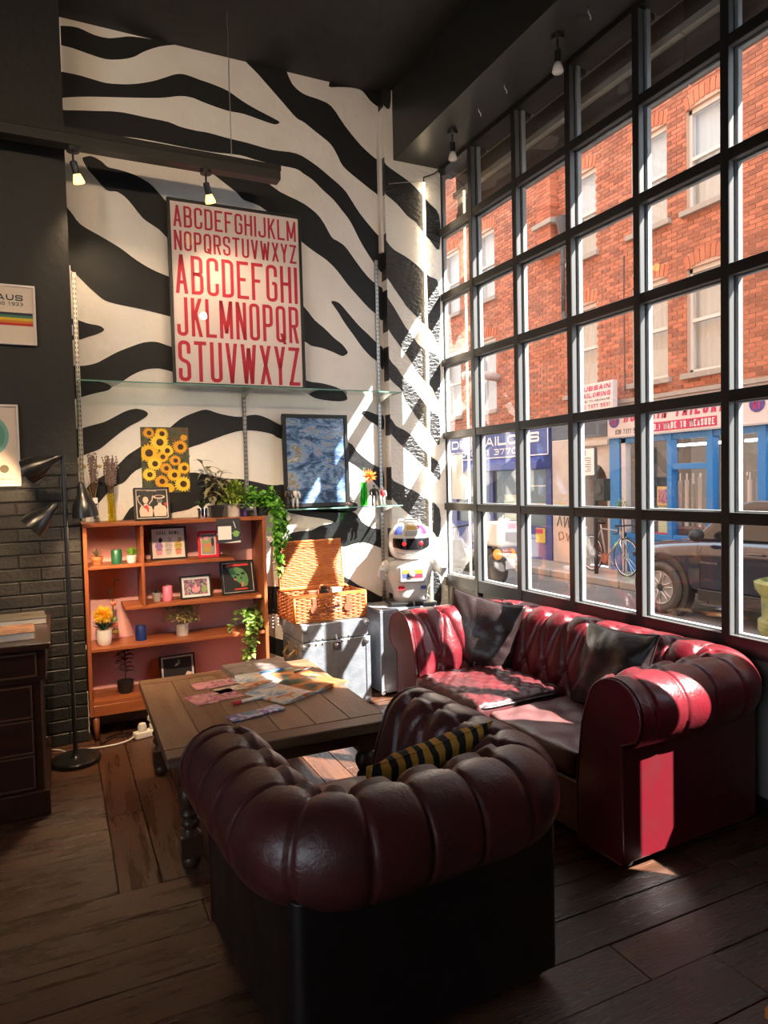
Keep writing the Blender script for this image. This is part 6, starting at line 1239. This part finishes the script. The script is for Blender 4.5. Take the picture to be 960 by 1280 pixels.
cs = MB(); cs.tube([(.0, 9.2, 3.95), (-.5, 9.3, 4.02), (-.9, 9.35, 3.98)], .10, 10); cs.build('flue_pipe', m_sash, bd, smooth=True)

struct(box('wall_rendered', m_stone, None, XB-.05, XB+.3, YA, 1.3, ZP, ZF))
# tailor's shop ----------------------------------------------------
m_fas = MAT('pale_fascia', (.66, .58, .57), .5); m_mag = MAT('magenta_lettering', (.50, .02, .10), .5); m_blue = MAT('blue_shopfront_paint', (.025, .20, .52), .45); m_bluel = MAT('navy_shop_paint', (.03, .045, .23), .45); m_wtx = MAT('white_lettering', (.78, .76, .74), .5); m_logo = MAT('violet_logo', (.08, .05, .26), .5)
sh = thing('tailor_shop', 'blue tailor shopfront with a pale fascia under the brick building', 'shop', (XB, 0, 0))
SY0, SY1 = 1.35, 5.45
box('fascia', m_fas, sh, -.14, .0, SY0, SY1, 2.26, 2.86, bevel=.008); box('fascia_cornice', m_stone, sh, -.22, 0, SY0-.03, SY1+.03, 2.86, 2.93); box('fascia_lower_trim', m_robg, sh, -.16, 0, SY0, SY1, 2.235, 2.262)
def sgn(t, text, mt, ya, yb, z0, h, th, x=-.145, **k): return lettering(MB(), text, lambda u, v: (x, ya-u, z0+v), abs(ya-yb), h, th, **k).build('lettering', mt, t)
sgn(sh, 'HUSSAIN TAILORING', m_mag, 5.03, 2.62, 2.51, .22, .045, slant=.18, gap=.05)
box('red_band', m_mag, sh, -.147, -.14, 3.02, 4.42, 2.29, 2.45, bevel=.003); sgn(sh, 'NO.1 MADE TO MEASURE', m_wtx, 4.38, 3.06, 2.315, .11, .020, x=-.150)
sgn(sh, '020 7377 5531', m_ink, 5.24, 4.60, 2.30, .09, .013, x=-.143)
for yy in (5.27, 2.32):
    MB().lathe([(.0001, .006), (.13, .006), (.13, 0)], c=(-.142, yy, 2.56), n=24, M=Matrix.Rotation(-PI/2, 3, 'Y')).build('logo_disc', m_logo, sh)
    sgn(sh, 'HT', m_mag, yy+.06, yy-.06, 2.48, .16, .025, x=-.150)
# shopfront joinery
for yy, w_ in ((5.32, .26), (4.02, .10), (3.20, .12), (2.28, .14), (1.42, .14)): box('post', m_blue, sh, -.10, .05, yy-w_/2, yy+w_/2, ZP, 2.24, bevel=.006)
box('post', m_fas, sh, -.08, .05, 5.05, 5.16, ZP, 2.24)
for ya, yb, z in ((1.4, 5.2, 2.18), (3.2, 4.02, 1.66), (1.4, 3.2, .42), (3.2, 5.1, .42)): box('transom', m_blue, sh, -.08, .04, ya, yb, z-.05, z+.05, bevel=.005)
box('stall_riser', m_blue, sh, -.06, .02, 1.4, 5.2, ZP, .40)
for ya, yb in ((3.24, 3.98), (4.06, 5.0), (2.34, 3.15), (1.48, 2.2)): box('pane', m_wgl, sh, -.012, -.008, ya, yb, .46, 2.14)
box('shop_floor', m_stone, sh, 0, 2.2, SY0, SY1, ZP, ZP+.08); box('shop_ceiling', m_sash, sh, .05, 2.2, SY0, SY1, 2.55, 2.62); box('shop_back', MAT('shop_wall', (.22, .21, .2), .9), sh, 2.1, 2.19, SY0, SY1, ZP, 2.6)
m_tubew = MAT('white_strip_lamp', (1, 1, 1), .5, emit=(.9, 1, .95), estr=11)
for yy in (3.9, 2.5):
    t = tag(MB().tube([(.5, yy-.7, 2.05), (.5, yy+.5, 2.05)], .022, 8).build('strip_lamp', m_tubew), 'white strip lamp lit inside the tailor shop, ' + ('over the middle window' if yy > 3 else 'over the window by the round logo'), 'light', 'strip lamps in the tailor shop'); t.location = (XB, 0, 0)
t = MB().box(-.02, -.015, 4.06, 4.36, .98, 1.32).build('window_notice', MAT('notice_paper', (.62, .42, .14), .6), sh); box('notice_panel', m_card, sh, -.024, -.02, 4.09, 4.33, 1.02, 1.27)
box('paper_list', MAT('pale_green_paper', (.46, .50, .32), .6), sh, -.02, -.015, 4.08, 4.34, .48, .96); box('alteration_sign', MAT('sign_cream', (.62, .58, .30), .6), sh, -.03, -.02, 4.06, 4.55, .10, .50); box('alteration_sign_head', m_mag, sh, -.032, -.022, 4.06, 4.55, .44, .50)
for k, tx in enumerate(('WE SELL FABRIC AND', 'ALL KIND OF WEARING', 'MATERIAL')): sgn(sh, tx, m_strap, 4.53 if k < 2 else 4.42, 4.08 if k < 2 else 4.18, .36-.085*k, .045, .008, x=-.034)
cols_f = [(.62, .60, .57), (.42, .46, .50), (.50, .38, .35), (.26, .26, .28), (.66, .63, .60), (.48, .42, .48), (.26, .30, .30), (.40, .34, .30), (.5, .46, .42), (.2, .24, .3)]
LB = ['pale grey', 'slate blue', 'rose brown', 'charcoal', 'off-white', 'mauve grey', 'sea grey', 'fawn', 'cream', 'navy']
for k in range(18):
    yy = 4.20-.072*k if k < 10 else 3.02-.08*(k-10); c = cols_f[k % 10]; tl = random.uniform(.01, .035)
    t = thing('fabric_roll', ('%s fabric roll leaning in the tailor shop window, ' % LB[k % 10]) + ('behind the blue-framed pane' if k < 10 else 'near the round violet logo'), 'fabric roll', (XB+.20+.09*(k % 2), yy, .62), (0, 0, 0), 'fabric rolls in the tailor shop')
    MB().tube([(0, 0, 0), (.05, tl*2, random.uniform(.72, .86))], .034, 10).build('cloth', MAT('cloth_%d' % k, c, .9), t, smooth=True, auto=.7); MB().tube([(.05, tl*2, .70), (.062, tl*2.35, .92)], .012, 8).build('core', m_white, t)
for k in range(5):
    t = tag(box('folded_cloth', MAT('folded_%d' % k, (.03+.03*k, .03+.02*k, .035+.02*k), .9), None, XB+.10, XB+.42, 3.30, 4.02, .50+.06*k-.18, .555+.06*k-.18, bevel=.012), ['lowest', 'second lowest', 'middle', 'second highest', 'topmost'][k] + ' folded dark cloth of the pile in the tailor shop window', 'cloth', 'folded cloths in the tailor shop')
# projecting sign
pj = thing('projecting_sign', 'pale lightbox sign of the tailor shop with magenta lettering hung on the brick wall', 'sign', (XB-.42, 5.43, 2.76)); box('box', m_fas, pj, -.06, .06, -.48, .48, 0, .52, bevel=.01)
box('bracket', m_iron, pj, .06, .42, -.03, .03, .25, .31)
for tx, z0, h, th in (('HUSSAIN', .385, .085, .022), ('TAILORING', .255, .085, .022), ('MADE TO MEASURE', .175, .035, .006), ('020 7377 5531', .055, .07, .014)):
    mt = m_ink if h < .05 else m_mag
    lettering(MB(), tx, lambda u, v: (-.064, .42-u, z0+v), .84, h, th, slant=.15 if h > .08 else 0).build('lettering', mt, pj)
# passage and pale pillar between the shops
en = thing('stone_doorway', 'pale stone doorway with an arched opening between the two shops', 'doorway', (XB, 0, 0)); m_pst = MAT('pale_painted_stone', (.58, .50, .43), .8, bump=.2, bscale=25, col2=(.50, .42, .36), vscale=3)
ap = [(5.46, ZP), (5.46, 2.3), (7.15, 2.3), (7.15, ZP), (6.2, ZP)] + [(5.875+.325*math.cos(a), 1.35+.42*math.sin(a)) for a in np.linspace(0, PI, 12)] + [(5.55, ZP)]
MB().prism(ap, lambda u, v: (-.06, u, v), (.35, 0, 0)).build('surround', m_pst, en); box('door_recess', MAT('brown_door', (.09, .06, .05), .7), en, .22, .26, 5.5, 6.3, ZP, 1.8); box('cornice', m_pst, en, -.16, .02, 5.44, 6.4, 2.12, 2.22, bevel=.02); box('impost', m_pst, en, -.12, .0, 5.42, 5.58, 1.28, 1.36)
MB().box(-.14, .0, 6.35, 7.10, ZP, 2.3).build('pilaster', m_pst, en, bevel=.02); box('lintel_panel', MAT('slate_grey_panel', (.10, .115, .14), .7), en, -.10, .02, 5.46, 7.15, 2.3, 2.62)
gp = MB()
for pts in ([(6.95, .50), (6.86, .72), (6.80, .50)], [(6.72, .70), (6.72, .48), (6.60, .70), (6.58, .48)], [(6.9, .35), (6.78, .38), (6.74, .26), (6.88, .2), (6.9, .35)], [(6.66, .36), (6.62, .2), (6.56, .33), (6.5, .2), (6.48, .36)]): gp.tube([(-.145, y_, z_) for y_, z_ in pts], .010, 5)
gp.build('graffiti_lettering', m_ink, en); box('door_number', MAT('yellow_plate', (.6, .42, .08), .5), en, -.15, -.14, 6.72, 6.84, .78, .98)
# navy shop
bs = thing('navy_shop', 'navy-blue shopfront with white lettering and a rounded awning at the far end of the street', 'shop', (XB, 0, 0))
box('fascia', m_bluel, bs, -.15, .0, 7.2, 13, 2.02, 2.62, bevel=.01); MB().box(-.155, -.15, 7.2, 13, 2.02, 2.045).box(-.155, -.15, 7.2, 13, 2.595, 2.62).box(-.155, -.15, 7.2, 7.225, 2.02, 2.62).build('fascia_border', m_wtx, bs)
sgn(bs, 'ALADIN TAILORS', m_wtx, 12.4, 7.5, 2.32, .22, .05, x=-.156); sgn(bs, '020-0171 3770', m_wtx, 11.2, 8.3, 2.10, .14, .026, x=-.156)
MB().prism([(0, 2.02), (-.30, 1.98), (-.42, 1.88), (-.45, 1.72), (-.40, 1.72), (-.05, 1.72), (0, 1.72)], lambda u, v: (u, 7.25, v), (0, 5.6, 0)).build('awning', m_bluel, bs, bevel=.01)
for yy in (7.3, 8.35, 9.5, 11.2): box('post', m_bluel, bs, -.08, .05, yy-.09, yy+.09, ZP, 1.75)
box('stall_riser', m_bluel, bs, -.07, .02, 7.3, 13, ZP, .45); m_dgl = MAT('dim_shop_window', (.10, .13, .12), .15)
for ya, yb in ((7.4, 8.26), (8.44, 9.4), (9.6, 11.1), (11.3, 13)): box('pane', m_dgl, bs, -.02, .0, ya, yb, .45, 1.72)
for z in (.95, 1.35): box('glazing_bar', m_wtx, bs, -.03, -.02, 7.4, 8.26, z-.012, z+.012)
box('window_poster', MAT('pale_green_poster', (.55, .68, .58), .6), bs, -.035, -.025, 8.5, 9.0, .55, 1.15); box('yellow_notice', MAT('yellow_notice_paper', (.55, .42, .05), .6), bs, -.09, -.08, 7.42, 7.75, .1, .42); box('red_notice', m_mag, bs, -.092, -.082, 7.5, 7.75, .3, .4)

# parking sign
m_pole = MAT('black_post', (.03, .03, .03), .5)
sg = thing('parking_sign', 'white parking-hours plate on a black post with a black box on the pavement', 'sign', (6.25, 5.12, ZP)); MB().tube([(0, 0, 0), (0, 0, 2.33)], .038, 10).build('post', m_pole, sg, smooth=True)
q = box('plate', m_wtx, sg, -.050, -.042, -.02, .33, 1.82, 2.31); box('plate_emblem', m_logo, sg, -.053, -.050, .20, .30, 2.18, 2.28); pl = MB()
for k in range(7): pl.box(-.0525, -.050, .06, .26-.05*(k % 3), 2.13-.04*k, 2.142-.04*k)
pl.build('plate_lettering', m_ink, sg); box('control_box', m_pole, sg, -.08, .08, -.30, -.03, 1.35, 1.75, bevel=.01); MB().lathe([(.0001, .012), (.09, .012), (.09, 0)], c=(-.082, -.16, 1.56), n=18, M=Matrix.Rotation(-PI/2, 3, 'Y')).build('box_face', m_iron, sg)
# bicycle
m_bk1 = MAT('bicycle_paint', (.40, .36, .34), .35); m_tyre = MAT('tyre_rubber', (.03, .03, .03), .8); m_rust = MAT('orange_red_paint', (.50, .10, .04), .5)
bi = thing('bicycle', 'grey road bicycle with drop bars leaning by the blue shopfront', 'bicycle', (6.45, 5.02, ZP), math.radians(-96))
RW = .335
def wheel(xc):
    wl_ = MB().tube([(xc+RW*math.cos(a), 0, RW+.005+RW*math.sin(a)) for a in np.linspace(0, 2*PI, 36, endpoint=False)], .013, 7, closed=True).build('tyre', m_tyre, bi, smooth=True)
    MB().tube([(xc+(RW-.02)*math.cos(a), 0, RW+.005+(RW-.02)*math.sin(a)) for a in np.linspace(0, 2*PI, 36, endpoint=False)], .009, 6, closed=True).build('rim', m_chrome, wl_, smooth=True)
    sp = MB()
    for k in range(24): a = 2*PI*k/24; sp.tube([(xc+.02*math.cos(a+.6), .02*(-1)**k, RW+.005+.02*math.sin(a+.6)), (xc+(RW-.02)*math.cos(a), 0, RW+.005+(RW-.02)*math.sin(a))], .0016, 3)
    sp.build('spokes', m_chrome, wl_); MB().tube([(xc, -.05, RW), (xc, .05, RW)], .018, 8).build('hub', m_steel, wl_)
wheel(.50); wheel(-.50)
BB, SE, HT_, HB = (-.07, 0, .28), (-.20, 0, .82), (.34, 0, .80), (.37, 0, .68)
for a, b, r_ in ((BB, SE, .016), (SE, HT_, .014), (BB, HB, .018), (HT_, HB, .019), (BB, (-.50, .03, RW), .010), (BB, (-.50, -.03, RW), .010), (SE, (-.50, .03, RW), .008), (SE, (-.50, -.03, RW), .008)): MB().tube([a, b], r_, 8).build('frame_tube', m_bk1, bi, smooth=True)
for s_ in (-1, 1): MB().tube([HB, (.40, s_*.05, .60), (.50, s_*.05, RW)], .011, 7).build('fork', m_chrome, bi, smooth=True)
MB().tube([SE, (-.225, 0, .92)], .012, 8).build('seat_post', m_steel, bi); MB().tube([(-.36, 0, .935), (-.26, 0, .94), (-.10, 0, .93)], [.06, .045, .018], 10).build('saddle', m_black, bi, smooth=True)
MB().tube([HT_, (.345, 0, .88), (.42, 0, .90)], .013, 8).build('stem', m_steel, bi)
for s_ in (-1, 1): MB().tube(spline([(.42, 0, .90), (.42, s_*.16, .905), (.45, s_*.20, .90), (.53, s_*.20, .88), (.54, s_*.2, .80), (.46, s_*.2, .77), (.40, s_*.2, .775)], 4, False), .013, 7).build('drop_bar', m_black, bi, smooth=True)
MB().lathe([(.09, -.004), (.09, .004)], c=(-.07, -.05, .28), n=20, M=Matrix.Rotation(PI/2, 3, 'X')).build('chainring', m_rust, bi); 
for s_ in (-1, 1): MB().tube([(-.07, s_*.06, .28), (-.07+s_*.12, s_*.07, .28-s_*.12)], .009, 6).build('crank', m_steel, bi); MB().box(-.07+s_*.12-.04, -.07+s_*.12+.04, s_*.11-.04, s_*.11+.04, .27-s_*.12, .29-s_*.12).build('pedal', m_black, bi)
t = thing('shopping_bag', 'white bag hanging from the bicycle by the blue shopfront', 'bag', (6.33, 5.62, .28)); o = pillow_mesh(.30, .62, .10, 4, wr=.004).build('bag', m_white, t, smooth=True); o.rotation_euler = (PI/2, 0, PI/2+.2)
# plants on the pavement by the bike
pt = thing('street_plant', 'straggly climbing plant behind the bicycle handlebars', 'plant', (6.8, 4.98, ZP)); MB().tube(spline([(0, 0, 0), (.03, .02, .5), (-.03, -.02, 1.0), (-.05, .03, 1.25)], 4, False), .012, 6).build('stem', m_twig, pt); bushy(pt, 90, (-.05, .03, 1.15), (.16, .16, .22), .06, m_g6)

# dark blue car
m_car = MAT('navy_car_paint', (.010, .013, .030), .12, coat=1.0, spec=.6); m_trim_ = MAT('black_car_plastic', (.02, .02, .02), .5); m_cglass = MAT('tinted_car_glass', (.012, .015, .016), .04, coat=.5); m_alloy = MAT('alloy_wheel', (.55, .53, .52), .3, metal=.8); m_tyrew = MAT('dusty_tyre', (.075, .062, .055), .85)
ca = thing('parked_car', 'dark blue sport utility car parked in front of the tailor shop', 'car', (5.75, 2.30, ZS_), 0)
# local: +y is the nose (far end), x- is the side towards the window
def carbody():
    nx = 13; mb = MB(); sec = []
    # stations along y: (y, half width at belt, sill z, belt z, hood/roof z)
    st = [(.60, .76, .42, .70, .80), (.54, .83, .32, .78, .90), (.38, .88, .27, .85, .97), (.0, .905, .26, .92, 1.02), (-.45, .91, .25, .97, 1.06), (-.75, .91, .25, 1.0, 1.08), (-1.5, .91, .25, 1.02, 1.10), (-2.6, .91, .27, 1.04, 1.12), (-3.1, .89, .34, 1.04, 1.12), (-3.4, .80, .46, 1.0, 1.05)]
    for y_, hw_, z0, zb, zh in st:
        ring = [(-hw_*.55, zh), (-hw_*.88, zh-.015), (-hw_*.97, zb), (-hw_, zb-.12), (-hw_*.985, zb-.32), (-hw_*.995, z0+.22), (-hw_*.97, z0), (hw_*.97, z0), (hw_*.995, z0+.22), (hw_*.985, zb-.32), (hw_, zb-.12), (hw_*.97, zb), (hw_*.88, zh-.015), (hw_*.55, zh)]
        sec.append([(x, y_, z) for x, z in ring])
    m_ = len(sec[0]); vs = [p for r_ in sec for p in r_]
    fs = [(i*m_+j, i*m_+(j+1) % m_, (i+1)*m_+(j+1) % m_, (i+1)*m_+j) for i in range(len(sec)-1) for j in range(m_)] + [tuple(range(m_))[::-1], tuple(range((len(sec)-1)*m_, len(sec)*m_))]
    return mb.add(vs, fs)
carbody().build('body', m_car, ca, smooth=True, sub=2)
gh = MB(); ring0 = [(-.80, -.42, 1.04), (-.74, -.95, 1.50), (-.72, -1.3, 1.58), (-.70, -2.7, 1.56), (-.74, -3.2, 1.12)]
gh.add(ring0+[(-x, y_, z) for x, y_, z in ring0], [(0, 1, 6, 5), (1, 2, 7, 6), (2, 3, 8, 7), (3, 4, 9, 8), (0, 4, 3, 2, 1), (5, 6, 7, 8, 9), (0, 5, 9, 4)])
gh.build('cabin', m_car, ca, bevel=.03)
MB().prism([(-.60, 1.09), (-1.02, 1.46), (-1.62, 1.50), (-1.62, 1.09)], lambda u, v: (-.80+(v-1.04)*.13-.008, u, v), (.02, 0, 0)).build('side_glass', m_cglass, ca); MB().prism([(-1.70, 1.09), (-1.70, 1.50), (-2.55, 1.48), (-2.7, 1.09)], lambda u, v: (-.80+(v-1.04)*.13-.008, u, v), (.02, 0, 0)).build('side_glass', m_cglass, ca)
MB().add([(-.70, -.50, 1.115), (.70, -.50, 1.115), (.64, -.93, 1.49), (-.64, -.93, 1.49)], [(0, 1, 2, 3)]).build('windscreen', m_cglass, ca)
for y_ in (-.62, -1.66, -2.72): MB().tube([(-.915, y_, 1.0), (-.918, y_, .80), (-.905, y_-.02, .45)], .004, 4).build('door_seam', m_black, ca)
MB().box(-.925, -.90, -2.5, -.62, .27, .42).build('sill_cladding', m_trim_, ca, bevel=.02)
MB().ball((-1.03, -.70, 1.13), (.12, .07, .085), 12, 8).build('wing_mirror', m_trim_, ca, smooth=True)
lettering(MB(), 'AUTOMATIC', lambda u, v: (-.932, -.66-u, .76+v), .26, .028, .006).build('badge', m_chrome, ca)
MB().tube([(-.93, -1.55, .93), (-.945, -1.45, .935), (-.93, -1.35, .93)], .014, 6).build('door_handle', m_car, ca)
MB().box(-.86, -.52, .46, .58, .74, .83).build('headlamp', m_cglass, ca, bevel=.03)
for y_ in (0.0, -2.62):
    c_ = Vector((-.86, y_, .355)); Mx = Matrix.Rotation(-PI/2, 3, 'Y')
    MB().lathe([(.47, -.08), (.47, .055), (.44, .06), (.385, .05), (.385, -.08)], c=c_+Vector((.0, 0, .02)), n=30, M=Mx, ).build('wheel_arch', m_trim_, ca, smooth=True, auto=.6)
    MB().lathe([(.385, -.06), (.385, .01), (.0001, .012)], c=c_+Vector((0, 0, .01)), n=30, M=Mx).build('arch_liner', m_black, ca)
    ty = MB().lathe([(.235, -.02), (.245, .075), (.30, .09), (.345, .075), (.355, .04), (.355, -.10)], c=c_, n=36, M=Mx).build('tyre', m_tyrew, ca, smooth=True)
    MB().lathe([(.24, .055), (.235, .075), (.222, .075), (.215, .03), (.21, -.03)], c=c_, n=32, M=Mx).build('rim', m_alloy, ty, smooth=True, auto=.6)
    MB().lathe([(.215, .0), (.0001, .0)], c=c_, n=24, M=Mx).build('brake', m_black, ty)
    for k in range(6):
        a = 2*PI*k/6+.25; ca_, sa_ = math.cos(a), math.sin(a)
        loop = []
        for u, v in ((.055, 0), (.12, .045), (.205, .075), (.220, 0), (.205, -.075), (.12, -.045)): loop.append(c_+Vector((-.062, u*ca_-v*sa_, u*sa_+v*ca_)))
        MB().tube([tuple(p_) for p_ in loop], .0115, 6, closed=True).build('spoke', m_alloy, ty, smooth=True)
    MB().lathe([(.05, 0), (.05, .062), (.0001, .07)], c=c_, n=18, M=Mx).build('hub_cap', m_trim_, ty, smooth=True, auto=.6)
for y_ in (0.0, -2.62): MB().lathe([(.355, -.10), (.355, .06), (.30, .075), (.0001, .07)], c=(.86, y_, .355), n=30, M=Matrix.Rotation(PI/2, 3, 'Y')).build('far_wheel', m_tyrew, ca, smooth=True, auto=.6)
# motor scooter
mo = thing('motor_scooter', 'dark delivery scooter with an orange lamp and a white box standing in for a glass reflection parked by the navy shop', 'scooter', (4.35, 6.30, ZS_), math.radians(100))
m_org = MAT('orange_lens', (.85, .30, .01), .25, emit=(1, .4, .02), estr=.25); m_rdl = MAT('red_lens', (.45, .03, .03), .3)
for xc in (.62, -.60): MB().lathe([(.15, -.05), (.235, -.05), (.25, 0), (.235, .05), (.15, .05)], c=(xc, 0, .25), n=26, M=Matrix.Rotation(PI/2, 3, 'X')).build('wheel', m_tyre, mo, smooth=True, auto=.7)
MB().ball((-.42, 0, .52), (.42, .17, .20), 16, 10).build('tail_body', m_black, mo, smooth=True); MB().tube([(-.1, 0, .40), (.15, 0, .32), (.42, 0, .36), (.52, 0, .75)], [.14, .16, .16, .12], 12).build('floor_body', m_black, mo, smooth=True); MB().tube([(.62, 0, .28), (.50, 0, 1.0)], .03, 8).build('fork', m_steel, mo)
MB().tube([(.48, -.33, 1.04), (.50, 0, 1.0), (.48, .33, 1.04)], .016, 8).build('handlebar', m_black, mo); MB().ball((-.32, 0, .76), (.36, .15, .06), 14, 8).build('seat', m_black, mo, smooth=True)
box('reflection_box', m_wtx, mo, -.98, -.52, -.24, .24, .72, 1.16, bevel=.05); MB().ball((-.86, .0, .60), (.06, .12, .09), 12, 8).build('tail_lamp', m_rdl, mo, smooth=True)  # white box stands in for a hazy reflection on the window glass
for s_ in (-1, 1): MB().ball((-.80, s_*.17, .58), (.10, .06, .10), 12, 8).build('indicator', m_org, mo, smooth=True)
MB().box(-.95, -.93, -.11, .11, .32, .46).build('number_plate', m_wtx, mo, bevel=.004)
# bin beside the car
bn = thing('green_planter', 'weathered green planter with raised bands on the near side of the street', 'planter', (2.75, -1.08, ZS_)); m_gr = MAT('weathered_green_paint', (.12, .16, .06), .7, bump=.5, bscale=30, col2=(.30, .28, .08), vscale=9)
MB().lathe([(.24, 0), (.26, .05), (.25, .10), (.27, .55), (.30, .60), (.30, .68), (.27, .70), (.275, .88), (.32, .94), (.33, 1.0), (.28, 1.02), (.27, .96), (.0001, .95)], n=28).build('tub', m_gr, bn, smooth=True, auto=.5); bushy(bn, 60, (0, 0, .98), (.2, .2, .10), .08, m_g4)
# paper on the far pane and a leaflet
t = tag(box('window_notice', m_wtx, None, .0705, .0715, -.245, -.085, 1.36, 1.70), 'white sheet of paper taped inside the end pane of the grid window', 'notice')
